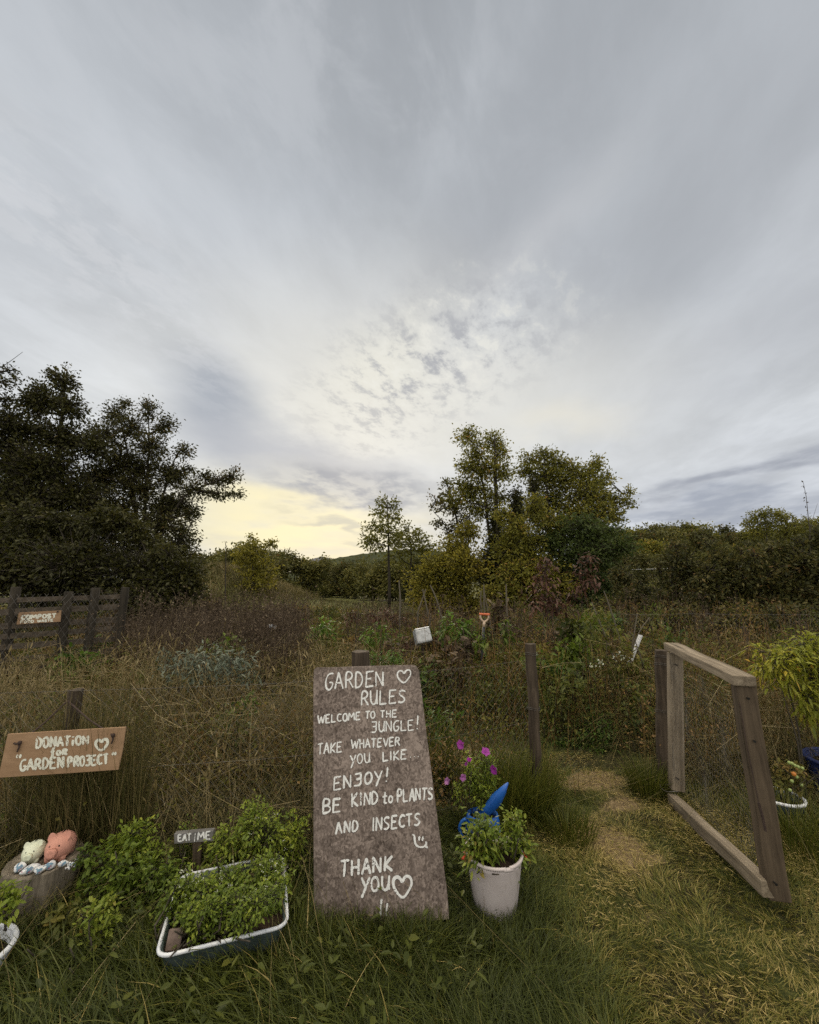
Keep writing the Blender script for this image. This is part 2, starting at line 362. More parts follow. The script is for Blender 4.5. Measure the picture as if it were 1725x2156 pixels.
def plain_mat(name, c, c2=None, rough=.5, scale=12, spec=.4, bump=.0, grime=None, metal=0.0):
    m, t, b = new_mat(name)
    tc = t.node('ShaderNodeTexCoord'); v = tc.outputs['Object']
    n = t.noise(v, scale, 5, .6)
    col = t.mix(t.ss(n, .3, .7), c, c2 or tuple(np.array(c) * .8))
    if grime:
        gn = t.noise(t.mapping(v, scale=(1, 1, .5)), scale * 2.2, 6, .7)
        col = t.mix(t.ss(gn, .56, .74, 0, .8), col, grime)
    t.l.new(col, b.inputs['Base Color']); b.inputs['Roughness'].default_value = rough; b.inputs['Specular IOR Level'].default_value = spec; b.inputs['Metallic'].default_value = metal
    if bump:
        bp = t.node('ShaderNodeBump'); bp.inputs['Strength'].default_value = bump; bp.inputs['Distance'].default_value = .004
        t.l.new(n, bp.inputs['Height']); t.l.new(bp.outputs[0], b.inputs['Normal'])
    return m
def brush_mat(name, c):                 # hand-brushed white paint: thin and broken in places
    m, t, b = new_mat(name)
    tc = t.node('ShaderNodeTexCoord'); v = tc.outputs['Object']
    n = t.noise(v, 160, 4, .65); n2 = t.noise(v, 30, 3, .6)
    t.l.new(t.mix(t.ss(n2, .35, .7), c, tuple(np.array(c) * .78)), b.inputs['Base Color']); b.inputs['Roughness'].default_value = .7
    al = t.ss(t.math('ADD', t.math('MULTIPLY', n, .62), t.math('MULTIPLY', n2, .38)), .385, .435)
    t.l.new(al, b.inputs['Alpha']); return m

M = {}
M['bark'] = wood_mat('bark', (.018, .015, .011), (.07, .058, .042), (1, 1, .12), 16, .6)
M['twig'] = leaf_mat('twig', [(0, (.02, .017, .012)), (.5, (.06, .05, .036)), (1, (.17, .145, .105))], 0, .8)
M['post'] = wood_mat('weathered_post', (.02, .0145, .010), (.115, .086, .06), (1, 1, .07), 30, .7)
M['gate'] = wood_mat('weathered_timber', (.075, .056, .036), (.33, .27, .195), (1, 1, .045), 34, .5)
M['gate_dark'] = wood_mat('shade_toned_timber', (.035, .025, .016), (.135, .10, .066), (1, 1, .05), 30, .5)  # gate timber darkened in colour for the free upright's shade; label stake shares it
M['stump'] = wood_mat('stump_wood', (.04, .032, .023), (.32, .27, .205), (1, 1, .08), 24, .9)
M['ply'] = wood_mat('plywood', (.27, .165, .092), (.38, .245, .145), (.05, 1, 1), 22, .12, crack=False, rough=.7)
M['eat'] = wood_mat('painted_grey_plank', (.10, .095, .088), (.22, .21, .20), (.08, 1, 1), 26, .3)
M['slat'] = wood_mat('fence_slat_wood', (.045, .035, .025), (.15, .12, .088), (.06, 1, 1), 24, .4)
M['white'] = brush_mat('white_brush_paint', (.80, .80, .77)); M['cream'] = brush_mat('cream_brush_paint', (.84, .83, .70))
M['wire'] = plain_mat('galvanised_wire', (.15, .14, .125), (.06, .05, .04), .6, 30, .4, metal=.2)
M['black'] = plain_mat('black_coating', (.012, .012, .013), (.02, .02, .02), .4)
M['rope'] = plain_mat('dark_rope', (.035, .02, .018), (.06, .04, .03), .9, 90)
M['enamel'] = plain_mat('chipped_white_enamel', (.74, .75, .76), (.62, .64, .68), .35, 14, .5, .05, (.16, .10, .08))
M['enamel_side'] = plain_mat('mossy_blue_enamel', (.09, .115, .12), (.035, .05, .042), .5, 10, .4, .1, (.05, .06, .04))
M['bucket'] = plain_mat('dusty_white_plastic', (.56, .50, .48), (.49, .43, .41), .45, 9, .4, .02, (.30, .25, .21))
M['orange'] = plain_mat('orange_plastic', (.75, .13, .06), None, .4)
M['soil'] = plain_mat('potting_soil', (.045, .03, .02), (.018, .012, .008), .95, 60, .1, .8)
M['blue'] = plain_mat('blue_plastic', (.012, .09, .40), (.02, .13, .48), .35, 8, .5, .02, (.02, .04, .10))
M['navy'] = plain_mat('navy_plastic', (.012, .028, .12), (.015, .02, .08), .4, 8)
M['pink'] = plain_mat('salmon_terracotta', (.60, .30, .225), (.54, .255, .19), .75, 5, .25, .03, (.34, .15, .10))
M['ivory'] = plain_mat('pale_green_ceramic', (.70, .72, .55), (.64, .67, .50), .6, 5, .3, .02, (.40, .40, .28))
M['brick'] = plain_mat('pale_brick', (.23, .17, .14), (.15, .11, .09), .9, 40, .2, .5)
M['lid'] = plain_mat('grey_white_plastic', (.50, .51, .52), (.36, .37, .37), .5, 16, .4, .05, (.16, .16, .13))
M['whitewood'] = plain_mat('peeling_white_wood', (.72, .72, .72), (.6, .6, .6), .6, 20, .3, .1, (.25, .22, .2))
M['pane'] = plain_mat('shovel_grip_plastic', (.55, .42, .30), (.46, .33, .23), .6, 20)
M['grip_red'] = plain_mat('red_grip_plastic', (.60, .15, .05), (.5, .12, .05), .5, 20)
M['tape'] = plain_mat('white_fence_tape', (.75, .75, .72), (.6, .6, .58), .6)
M['hole'] = plain_mat('dark_paint', (.012, .010, .010), None, .6)
def stone_mat():
    m, t, b = new_mat('painted_pebble'); v = t.node('ShaderNodeTexCoord').outputs['Object']
    c = t.mix(t.ss(t.noise(v, 40, 4, .6), .4, .65), (.72, .72, .71), (.50, .50, .52))
    c = t.mix(t.ss(t.noise(t.mapping(v, loc=(1, 2, 3)), 45, 2, .5), .57, .62), c, (.12, .22, .30))
    c = t.mix(t.ss(t.noise(t.mapping(v, loc=(4, 2, 7)), 60, 2, .5), .63, .66), c, (.34, .10, .14))
    t.l.new(c, b.inputs['Base Color']); b.inputs['Roughness'].default_value = .7; return m
M['stone'] = stone_mat()
def osb_mat():
    m, t, b = new_mat('weathered_chipboard'); v = t.node('ShaderNodeTexCoord').outputs['Object']
    vn = []
    for k, (rz, sc) in enumerate(((25, 1), (80, 1.2), (-35, .9), (-70, 1.1))):   # flakes lying in four directions
        vo = t.node('ShaderNodeTexVoronoi'); vo.inputs['Scale'].default_value = 74 * sc
        nz = t.node('ShaderNodeTexNoise'); nz.inputs['Scale'].default_value = 9
        t.l.new(v, nz.inputs[0]); wv = t.n.new('ShaderNodeVectorMath'); wv.operation = 'MULTIPLY_ADD'
        t.l.new(nz.outputs['Color'], wv.inputs[0]); wv.inputs[1].default_value = (.03, .03, .03); t.l.new(v, wv.inputs[2])
        t.l.new(t.mapping(wv.outputs[0], loc=(k * 3, k, k * 2), rot=(0, R(rz), 0), scale=(.28, 1.0, 1.25)), vo.inputs['Vector'])
        sp = t.node('ShaderNodeSeparateColor'); t.l.new(vo.outputs['Color'], sp.inputs[0]); vn.append(sp.outputs[0])
    sel = t.ss(t.noise(v, 70, 2, .5), .46, .54); sel2 = t.ss(t.noise(t.mapping(v, loc=(5, 1, 2)), 64, 2, .5), .46, .54)
    def lerp(a, b_, f): return t.math('ADD', t.math('MULTIPLY', a, t.math('SUBTRACT', 1.0, f)), t.math('MULTIPLY', b_, f))
    f = lerp(lerp(vn[0], vn[1], sel), lerp(vn[2], vn[3], sel), sel2)
    big = t.noise(v, 5, 4, .6); gr = t.noise(t.mapping(v, scale=(1, 1, .4)), 120, 4, .65)
    f = t.math('ADD', t.math('MULTIPLY', f, .22), t.math('ADD', t.math('MULTIPLY', big, .44), t.math('MULTIPLY', gr, .34)))
    c = t.ramp(f, [(.30, (.060, .045, .037)), (.47, (.15, .118, .10)), (.64, (.31, .25, .215))])
    cr = t.ss(t.noise(t.mapping(v, rot=(0, R(38), 0), scale=(.12, 1, 1)), 60, 3, .6, 1.0), .68, .74)
    c = t.mix(t.math('MULTIPLY', cr, .8), c, (.03, .022, .02))
    t.l.new(c, b.inputs['Base Color']); b.inputs['Roughness'].default_value = .85; b.inputs['Specular IOR Level'].default_value = .2
    bp = t.node('ShaderNodeBump'); bp.inputs['Strength'].default_value = .4; bp.inputs['Distance'].default_value = .004
    t.l.new(f, bp.inputs['Height']); t.l.new(bp.outputs[0], b.inputs['Normal']); return m
M['osb'] = osb_mat()
L = {}
L['dark'] = leaf_mat('dark_tree_leaf', [(0, (0.0264, 0.0262, 0.0059)), (.5, (0.0500, 0.0500, 0.0095)), (.85, (0.0853, 0.0738, 0.0146)), (1, (0.1249, 0.0714, 0.0176))], .3)
L['olive'] = leaf_mat('olive_tree_leaf', [(0, (0.0812, 0.0851, 0.0150)), (.5, (0.1741, 0.1681, 0.0237)), (.85, (0.2786, 0.2389, 0.0336)), (1, (0.3483, 0.2026, 0.0436))], .42)
L['yellow'] = leaf_mat('yellowing_tree_leaf', [(0, (0.1066, 0.1022, 0.0160)), (.5, (0.2452, 0.2137, 0.0252)), (1, (0.3836, 0.2882, 0.0400))], .42)
L['green'] = leaf_mat('green_tree_leaf', [(0, (0.0377, 0.0559, 0.0157)), (.5, (0.0770, 0.1056, 0.0246)), (1, (0.1369, 0.1552, 0.0336))], .4)
L['brown'] = leaf_mat('withered_leaf', [(0, (0.0408, 0.0200, 0.0123)), (.5, (0.0904, 0.0424, 0.0267)), (1, (0.1748, 0.0873, 0.0514))], .25)
L['hedge'] = leaf_mat('hedge_leaf', [(0, (0.0373, 0.0416, 0.0136)), (.5, (0.0882, 0.0864, 0.0218)), (.8, (0.1442, 0.1120, 0.0299)), (1, (0.1696, 0.0880, 0.0299))], .35)
L['far'] = leaf_mat('far_wood_leaf', [(0, (0.0670, 0.0721, 0.0192)), (.5, (0.1296, 0.1252, 0.0275)), (1, (0.2092, 0.1708, 0.0370))], .3)
L['dry'] = leaf_mat('dry_grass', [(0, (0.0511, 0.0522, 0.0139)), (.3, (0.1022, 0.0899, 0.0279)), (.6, (0.1839, 0.1411, 0.0558)), (.85, (0.3167, 0.2456, 0.1194)), (1, (0.4291, 0.3448, 0.1891))], .22, .6)
L['lawn'] = leaf_mat('lawn_grass', [(0, (0.0362, 0.0482, 0.0073)), (.4, (0.0869, 0.1012, 0.0144)), (.65, (0.1689, 0.1551, 0.0273)), (.85, (0.3136, 0.2471, 0.0722)), (1, (0.5067, 0.3907, 0.1526))], .3, .5)
L['weed'] = leaf_mat('weed_leaf', [(0, (0.0351, 0.0408, 0.0085)), (.35, (0.0814, 0.0912, 0.0159)), (.65, (0.1544, 0.1464, 0.0255)), (.85, (0.2106, 0.1380, 0.0404)), (1, (0.2808, 0.1680, 0.0638))], .38)
L['wild'] = leaf_mat('wild_leaf', [(0, (0.0389, 0.0528, 0.0111)), (.3, (0.0778, 0.0965, 0.0167)), (.6, (0.1489, 0.1524, 0.0241)), (.8, (0.2202, 0.1677, 0.0371)), (1, (0.2591, 0.1422, 0.0557))], .4)
L['stalk'] = leaf_mat('dead_stalk', [(0, (0.0323, 0.0220, 0.0130)), (.5, (0.0808, 0.0560, 0.0346)), (.8, (0.1425, 0.1050, 0.0670)), (1, (0.2470, 0.2000, 0.1296))], .2, .8)
L['herb'] = leaf_mat('herb_leaf', [(0, (0.0598, 0.0897, 0.0139)), (.45, (0.1495, 0.2064, 0.0256)), (.8, (0.2884, 0.3409, 0.0408)), (1, (0.4699, 0.4844, 0.0700))], .42, .45)
L['basil'] = leaf_mat('basil_leaf', [(0, (0.0511, 0.0728, 0.0114)), (.5, (0.1458, 0.2049, 0.0248)), (.85, (0.2770, 0.3042, 0.0430)), (1, (0.2916, 0.1851, 0.0573))], .42, .4)
L['pepper'] = leaf_mat('pepper_leaf', [(0, (0.1090, 0.1344, 0.0155)), (.5, (0.2907, 0.3091, 0.0340)), (.85, (0.4797, 0.4301, 0.0534)), (1, (0.6542, 0.4032, 0.0486))], .45, .4)
L['sage'] = leaf_mat('grey_green_leaf', [(0, (.045, .06, .04)), (.5, (.11, .135, .095)), (1, (.21, .235, .175))], .25, .7)
L['flower'] = leaf_mat('magenta_petal', [(0, (.30, .06, .32)), (.5, (.42, .04, .40)), (1, (.52, .22, .50))], .4, .6)
L['whiteflower'] = leaf_mat('white_blossom', [(0, (.55, .58, .40)), (1, (.80, .80, .70))], .3, .6)
L['bright'] = leaf_mat('bright_green_leaf', [(0, (0.0478, 0.0862, 0.0137)), (.5, (0.1076, 0.1840, 0.0244)), (1, (0.2033, 0.2990, 0.0489))], .45, .45)

# ------------------------------------------------------------------ terrain
PATH = [G(1500, 2156)[:2], G(1400, 1960)[:2], G(1330, 1830)[:2], G(1285, 1740)[:2], G(1290, 1680)[:2], G(1310, 1620)[:2], G(1150, 1610)[:2], G(1000, 1590)[:2], G(900, 1560)[:2]]
PATH = np.array(PATH)
def seg_dist(x, y, pts):
    d = np.full(np.shape(x), 1e9)
    for a, b in zip(pts[:-1], pts[1:]):
        ab = b - a; t = np.clip(((x - a[0]) * ab[0] + (y - a[1]) * ab[1]) / (ab @ ab), 0, 1)
        d = np.minimum(d, np.hypot(x - a[0] - t * ab[0], y - a[1] - t * ab[1]))
    return d
DIRT = [(*G(1285, 1765)[:2], .17, .30), (*G(1300, 1690)[:2], .14, .14), (*G(1240, 1650)[:2], .30, .16), (*G(960, 1590)[:2], .45, .25), (*G(1270, 1840)[:2], .08, .12), (*G(1330, 1900)[:2], .07, .10)]
def dirtness(x, y):
    d = np.zeros(np.shape(x))
    wx = x + .34 * (fbm(x * 6, y * 6, 3) - .5); wy = y + .34 * (fbm(x * 6, y * 6, 8) - .5)
    for cx, cy, rx, ry in DIRT: d = np.maximum(d, np.clip(1.25 - 1.05 * np.hypot((wx - cx) / rx, (wy - cy) / ry), 0, 1))
    return d
def smooth(a, b, v): t = np.clip((v - a) / (b - a), 0, 1); return t * t * (3 - 2 * t)
def H(x, y):
    x = np.asarray(x, float); y = np.asarray(y, float)
    h = .035 * (fbm(x * 1.3, y * 1.3, 11) - .5) * smooth(2.2, 5, y) + .02 * (fbm(x * 3, y * 3, 12) - .5)
    h = h + 2.3 * np.exp(-((x + 11.5) / 4.2) ** 2 - ((y - 25) / 6.5) ** 2)          # dry grass mound
    h = h + 1.7 * smooth(9, 17, y) * smooth(4.5, 10, x - .12 * y)                   # bank on the right
    h = h + 5.0 * smooth(28, 60, y) * smooth(4, 16, x - .35 * y)                    # wooded slope
    return h
def build_ground():
    gx = np.sinh(np.linspace(-6.4, 6.4, 221)) * 2.0; gy = np.concatenate([np.linspace(-12, 0, 12, endpoint=False), np.linspace(0, 6, 90, endpoint=False), 6 * np.exp(np.linspace(0, 5.6, 110))])
    X, Y = np.meshgrid(gx, gy); Z = H(X, Y)
    nx, ny = len(gx), len(gy); i = np.arange(nx * ny).reshape(ny, nx)
    q = np.stack([i[:-1, :-1], i[:-1, 1:], i[1:, 1:], i[1:, :-1]], -1).reshape(-1, 4)
    a = Acc(); a.add(np.stack([X, Y, Z], -1).reshape(-1, 3), q=q, a=dirtness(X, Y).ravel())
    m, t, b = new_mat('meadow_soil'); geo = t.node('ShaderNodeNewGeometry'); v = geo.outputs['Position']
    at_ = t.node('ShaderNodeAttribute', attribute_name='tint')
    n1 = t.noise(v, 2.3, 5, .6); n2 = t.noise(v, 28, 6, .7); n3 = t.noise(t.mapping(v, scale=(1, .35, 1)), 90, 4, .7)
    thatch = t.ramp(t.math('ADD', t.math('MULTIPLY', n2, .6), t.math('MULTIPLY', n3, .4)), [(.32, (.012, .011, .006)), (.5, (.034, .031, .014)), (.66, (.10, .08, .04))])
    green = t.ramp(n2, [(.3, (.025, .032, .010)), (.7, (.075, .08, .025))])
    c = t.mix(t.ss(n1, .4, .62), thatch, green)
    sp = t.node('ShaderNodeSeparateXYZ'); t.l.new(v, sp.inputs[0])
    field = t.ramp(t.noise(v, .25, 4, .6), [(.3, (.075, .082, .028)), (.7, (.13, .125, .045))])
    c = t.mix(t.ss(sp.outputs[1], 9, 14), c, field)
    dirt = t.ramp(t.math('ADD', t.math('MULTIPLY', n2, .5), t.math('MULTIPLY', n3, .5)), [(.32, (.09, .062, .032)), (.5, (.19, .138, .075)), (.68, (.32, .245, .14))])
    c = t.mix(t.ss(t.math('ADD', at_.outputs['Fac'], t.math('MULTIPLY', t.math('SUBTRACT', n2, .5), .9)), .05, .55), c, dirt)
    t.l.new(c, b.inputs['Base Color']); b.inputs['Roughness'].default_value = .95; b.inputs['Specular IOR Level'].default_value = .1
    bp = t.node('ShaderNodeBump'); bp.inputs['Strength'].default_value = .7; bp.inputs['Distance'].default_value = .02
    t.l.new(n2, bp.inputs['Height']); t.l.new(bp.outputs[0], b.inputs['Normal'])
    o = part('ground', a, m, smooth=True); o['kind'] = 'structure'
    # hills far behind
    def hill(name, Y, pts, col, depth):
        xs = np.linspace(0, 1, 90); px = np.interp(xs, [p[0] for p in pts], [p[1] for p in pts]); py = np.interp(xs, [p[0] for p in pts], [p[2] for p in pts])
        top = np.array([at(u, w, Y) for u, w in zip(px, py)]); top[:, 2] += (fbm(px * .25, px * 0, 5) - .5) * Y * .004
        fr = top.copy(); fr[:, 1] -= depth; fr[:, 2] = -2; bk = top.copy(); bk[:, 1] += depth; bk[:, 2] = -2; mid = (top + fr) / 2; mid[:, 2] *= 1.15
        ac = Acc(); n = len(xs); i = np.arange(n - 1)
        ac.add(np.concatenate([fr, mid, top, bk]), q=np.concatenate([np.stack([k * n + i, k * n + i + 1, (k + 1) * n + i + 1, (k + 1) * n + i], 1) for k in range(3)]))
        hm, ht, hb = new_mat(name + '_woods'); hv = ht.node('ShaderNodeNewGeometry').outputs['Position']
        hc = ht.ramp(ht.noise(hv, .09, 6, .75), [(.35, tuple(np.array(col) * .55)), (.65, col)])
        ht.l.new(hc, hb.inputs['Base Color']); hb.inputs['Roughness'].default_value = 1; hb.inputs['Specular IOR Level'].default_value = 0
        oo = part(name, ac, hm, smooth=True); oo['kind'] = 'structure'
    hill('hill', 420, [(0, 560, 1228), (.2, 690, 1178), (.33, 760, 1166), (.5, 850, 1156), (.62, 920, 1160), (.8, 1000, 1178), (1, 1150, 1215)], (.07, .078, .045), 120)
    hill('hill', 1500, [(0, 600, 1222), (.3, 650, 1180), (.42, 676, 1171), (.55, 705, 1178), (1, 800, 1210)], (.17, .17, .18), 300)  # distance haze put into the colour as a paler blue-grey
    # pale road running along the bank on the right
    xs = np.linspace(9, 60, 60); pr = Acc(); y0 = 24 + .22 * xs
    vs = np.stack([np.stack([xs, y0 + k, H(xs, y0 + k) + .03], 1) for k in (0, 1.5, 3.0)], 0).reshape(-1, 3); n = 60; i = np.arange(n - 1)
    pr.add(vs, q=np.concatenate([np.stack([k * n + i, k * n + i + 1, (k + 1) * n + i + 1, (k + 1) * n + i], 1) for k in range(2)]))
    o = part('road', pr, plain_mat('pale_gravel', (.30, .28, .24), (.22, .2, .17), .9, 3), smooth=True); o['kind'] = 'structure'
build_ground()

# ------------------------------------------------------------------ trees and shrubs
def tree(name, label, cat, Y, clumps, trunks, leaf, lsz, dens=1.0, group=None, tint=(0.0, 1.0), trunk_r=.12, twig_r=.012, flat=False, per=9, spray=.16, yspread=1.0, limbs=True, aspect=.5, near=False, droop=.1, names=('trunk', 'crown'), potted=False):
    """clumps: (px, py, rx, ry) seen from the survey point, put at distance Y; trunks: lists of (px, py, radius)."""
    bx, by = trunks[0][0][:2]
    base = at(bx, by, Y); base[2] = base[2] if potted else float(H(base[0], base[1])) - .05
    root = thing(name, label, cat, tuple(base), group)
    ta = Acc(); cr = Acc(); nodes = []; sc = Y / FL
    for tr in trunks:
        pts = np.array([at(p[0], p[1], Y) for p in tr]); rad = np.array([p[2] for p in tr]) * .62
        pts[0, 2] = pts[0, 2] if potted else float(H(pts[0, 0], pts[0, 1])) - .1
        pts[:, 1] += np.linspace(0, rng.uniform(-.3, .3) * len(tr) * .3, len(tr))
        tt = np.linspace(0, 1, len(pts)); fi = np.linspace(0, 1, max(5, len(pts) * 3))
        path = np.stack([np.interp(fi, tt, pts[:, k]) for k in range(3)], 1); path[1:-1, :2] += rng.normal(0, .012 * sc * 100, (len(path) - 2, 2)) * .3
        ta.tube(path, np.interp(fi, tt, rad), 7, jit=.08); nodes.append(path[1:])
    nodes = np.concatenate(nodes)
    for (px, py, rx, ry) in clumps:
        c = at(px, py, Y); c[1] += rng.uniform(-.6, .6) * rx * sc * yspread
        rr = np.array([rx * sc, rx * sc * yspread, ry * sc])
        if limbs:
            below = nodes[nodes[:, 2] < c[2] + .1]; cand = below if len(below) else nodes
            j = cand[np.argmin(np.linalg.norm(cand - c, axis=1) + .5 * np.abs(cand[:, 2] - c[2] + rr[2] * .8))]
            mid = (j + c) / 2 + np.array([0, 0, -.12 * np.linalg.norm(c - j)]) * rng.uniform(-.5, 1)
            ta.tube([j, mid, c], [trunk_r * .35, trunk_r * .25, twig_r * 1.5], 5, cap=False)
        area = rx * ry * sc * sc
        nt = max(8, int(dens * area / (lsz * lsz) * (46.0 if not near else 32.0) / per))
        g = rng.normal(size=(nt, 3)); g /= np.linalg.norm(g, axis=1)[:, None]
        tips = c + g * rr * (rng.uniform(.35, 1.3, (nt, 1)) ** .75)
        st = c + (tips - c) * rng.uniform(.0, .5, (nt, 1)) + np.array([0, 0, -.15]) * rr[2]
        ta.twigs(st, tips, twig_r, twig_r * .35, .14, rng.uniform(.1, .6, nt))
        u = rng.uniform(.25, 1.05, (nt, per)); p = st[:, None] + (tips - st)[:, None] * u[..., None]
        p = p.reshape(-1, 3) + rng.normal(0, spray * np.sqrt(rx * ry) * sc * .55 + lsz * .5, (nt * per, 3)) * np.array([1, 1, .8])
        dd = np.repeat(tips - st, per, 0); dd = dd / (np.linalg.norm(dd, axis=1)[:, None] + 1e-9) + rng.normal(0, .7, (nt * per, 3)); dd[:, 2] -= .15
        tn = np.clip(np.repeat(rng.normal(.45, .16, nt) + rng.normal(0, .08), per) + rng.normal(0, .14, nt * per), 0, 1) * (tint[1] - tint[0]) + tint[0]
        L_ = lsz * rng.uniform(.6, 1.35, nt * per)
        p[:, 2] = np.maximum(p[:, 2], H(p[:, 0], p[:, 1]) + .03)
        (cr.leaves6 if near else cr.leaves)(p, dd, L_, L_ * aspect, tn, droop)
    part(names[0], ta, M['twig'] if trunk_r < .05 else M['bark'], root, smooth=True); part(names[1], cr, L[leaf], root, smooth=near)
    return root

def build_trees():
    # --- left: dark group close by
    tree('dark_tree', 'tall dark tree with a pointed top at the left edge behind the compost fence', 'tree', 11.0,
         [(132, 800, 26, 34), (105, 845, 36, 34), (150, 860, 34, 30), (70, 850, 30, 30), (60, 905, 55, 40), (130, 920, 55, 45), (190, 935, 34, 40), (20, 960, 60, 55), (110, 990, 75, 55), (15, 1040, 75, 60), (90, 1070, 85, 60), (160, 1040, 60, 50), (20, 1120, 80, 55), (110, 1140, 80, 55), (60, 1190, 90, 50), (150, 1200, 60, 50)],
         [[(90, 1330, .2), (95, 1100, .16), (120, 950, .1), (135, 780, .03)], [(60, 1330, .14), (40, 1050, .1), (30, 900, .04)]], 'dark', .10, 1.15, tint=(0, .9))
    tree('dark_tree', 'sparse leafy branch tree cut by the upper left edge of the photo', 'tree', 10.0,
         [(12, 780, 24, 10), (-10, 800, 40, 16), (5, 835, 20, 20), (-40, 900, 60, 60), (0, 880, 24, 22), (-60, 1050, 80, 80), (-140, 980, 80, 80), (-130, 1080, 90, 80), (-220, 1060, 80, 90)],
         [[(-90, 1340, .16), (-80, 1000, .1), (-30, 800, .03), (30, 782, .012), (75, 757, .006)]], 'dark', .085, .62, tint=(0, .8))
    tree('round_tree', 'broad round many-stemmed tree with a long branch reaching right over the mound', 'tree', 12.5,
         [(232, 865, 26, 30), (262, 850, 16, 16), (312, 862, 24, 26), (345, 895, 26, 28), (285, 905, 38, 34), (225, 920, 34, 34), (330, 945, 42, 34), (382, 945, 22, 22), (260, 970, 50, 40), (350, 995, 40, 30), (210, 1010, 40, 36), (300, 1030, 60, 36), (230, 1000, 40, 40), (290, 985, 44, 36), (180, 1060, 50, 50), (330, 1065, 50, 34), (190, 1120, 60, 44), (370, 1000, 22, 22), (400, 985, 14, 12), (430, 1005, 28, 14), (465, 1010, 28, 18), (490, 1000, 20, 18), (494, 1038, 17, 14), (460, 1040, 26, 13), (410, 1030, 40, 20), (360, 1055, 55, 26), (400, 1080, 26, 16), (270, 1075, 60, 36), (350, 1105, 60, 34), (240, 1110, 60, 40), (390, 1135, 34, 34), (310, 1150, 70, 40), (375, 1180, 46, 40), (250, 1170, 60, 45)],
         [[(290, 1320, .12), (285, 1100, .09), (260, 960, .05), (235, 850, .02)], [(305, 1320, .11), (305, 1080, .08), (315, 930, .04), (312, 845, .015)], [(310, 1320, .1), (340, 1120, .07), (400, 1040, .05), (490, 1005, .02)], [(320, 1320, .1), (330, 1080, .07), (365, 960, .03), (385, 930, .012)]],
         'dark', .088, .66, tint=(.12, 1))
    tree('dark_shrub', 'dark green shrub mass at the foot of the round tree beside the compost fence', 'shrub', 8.6,
         [(60, 1200, 100, 55), (170, 1190, 90, 55), (280, 1195, 80, 50), (350, 1215, 55, 42), (385, 1235, 40, 32), (-20, 1160, 90, 70), (-120, 1180, 90, 80), (-210, 1160, 90, 90), (110, 1240, 110, 40), (230, 1245, 100, 40), (320, 1255, 70, 30)] + [(x, rng.uniform(1085, 1165) + max(0, x - 260) * .35, rng.uniform(16, 44), rng.uniform(12, 34)) for x in range(-20, 390, 24)] + [(398, 1225, 16, 18), (412, 1250, 20, 14)],
         [[(200, 1380, .06), (190, 1250, .04), (170, 1190, .02)], [(60, 1390, .06), (60, 1200, .03)], [(320, 1370, .05), (330, 1220, .02)]], 'dark', .085, 1.1, tint=(.1, .85), trunk_r=.04)
    # --- right group
    Y = 18.0
    tree('tall_tree', 'tallest slender tree of the right group with two upright leafy stems', 'tree', Y,
         [(988, 915, 26, 23), (1000, 950, 30, 28), (1040, 925, 23, 26), (1055, 950, 23, 23), (985, 985, 26, 26), (1020, 985, 35, 28), (1052, 995, 28, 30), (1005, 1025, 39, 26), (975, 1020, 26, 16), (1045, 1045, 28, 23), (1010, 1065, 35, 26), (960, 1050, 26, 19)],
         [[(1048, 1300, .26), (1046, 1120, .2), (1042, 1000, .11), (1040, 920, .04)], [(1046, 1150, .14), (1020, 1030, .09), (995, 930, .03)]], 'olive', .14, .80, spray=.28)
    tree('ivy_tree', 'dark ivy covered trunk standing between the tall tree and the broad tree', 'tree', Y - .4,
         [(1086, 1050, 13, 28), (1088, 1085, 16, 35), (1046, 1110, 17, 46), (1048, 1160, 26, 46), (1088, 1130, 21, 35), (1124, 1030, 9, 32), (1035, 1200, 46, 46)],
         [[(1088, 1300, .2), (1088, 1120, .15), (1086, 1030, .05)], [(1050, 1300, .2), (1046, 1080, .1)]], 'dark', .12, 1.5, tint=(0, .55), spray=.1, limbs=False)
    tree('twiggy_tree', 'thin half bare tree with brownish leaves left of the tallest tree', 'tree', Y + .5,
         [(918, 1052, 19, 16), (945, 1040, 21, 16), (935, 1070, 26, 19), (965, 1070, 26, 21), (985, 1045, 19, 16), (925, 1100, 16, 14), (950, 1115, 23, 21), (975, 1100, 28, 23), (940, 1020, 14, 14)],
         [[(980, 1300, .14), (975, 1150, .1), (955, 1060, .05), (938, 1000, .015)], [(985, 1200, .08), (940, 1110, .04), (908, 1070, .012)], [(975, 1150, .06), (990, 1060, .03), (985, 1010, .012)]], 'hedge', .14, .45, tint=(.3, 1), spray=.2, twig_r=.018)
    tree('broad_tree', 'broad tree of the right group with ragged crown sweeping out to the right', 'tree', Y + .8,
         [(1118, 965, 23, 19), (1145, 955, 21, 16), (1160, 975, 30, 26), (1105, 995, 28, 21), (1140, 1005, 39, 28), (1190, 985, 23, 19), (1185, 1010, 39, 30), (1215, 1000, 28, 23), (1245, 985, 15, 23), (1258, 968, 9, 19), (1250, 1015, 32, 26), (1280, 1005, 16, 19), (1225, 1045, 49, 32), (1165, 1050, 51, 35), (1270, 1045, 30, 21), (1300, 1050, 21, 16), (1325, 1035, 10, 17), (1318, 1060, 21, 10), (1285, 1075, 35, 16), (1130, 1080, 39, 35), (1200, 1090, 58, 35), (1250, 1085, 46, 26), (1305, 1090, 26, 9)],
         [[(1160, 1300, .2), (1158, 1150, .16), (1150, 1050, .09), (1140, 960, .03)], [(1170, 1300, .16), (1185, 1120, .12), (1220, 1030, .07), (1258, 960, .02)], [(1175, 1260, .14), (1220, 1110, .09), (1270, 1060, .05), (1328, 1030, .015)], [(1172, 1300, .14), (1195, 1080, .08), (1205, 990, .02)]],
         'olive', .14, .84, spray=.26, tint=(0, .92))
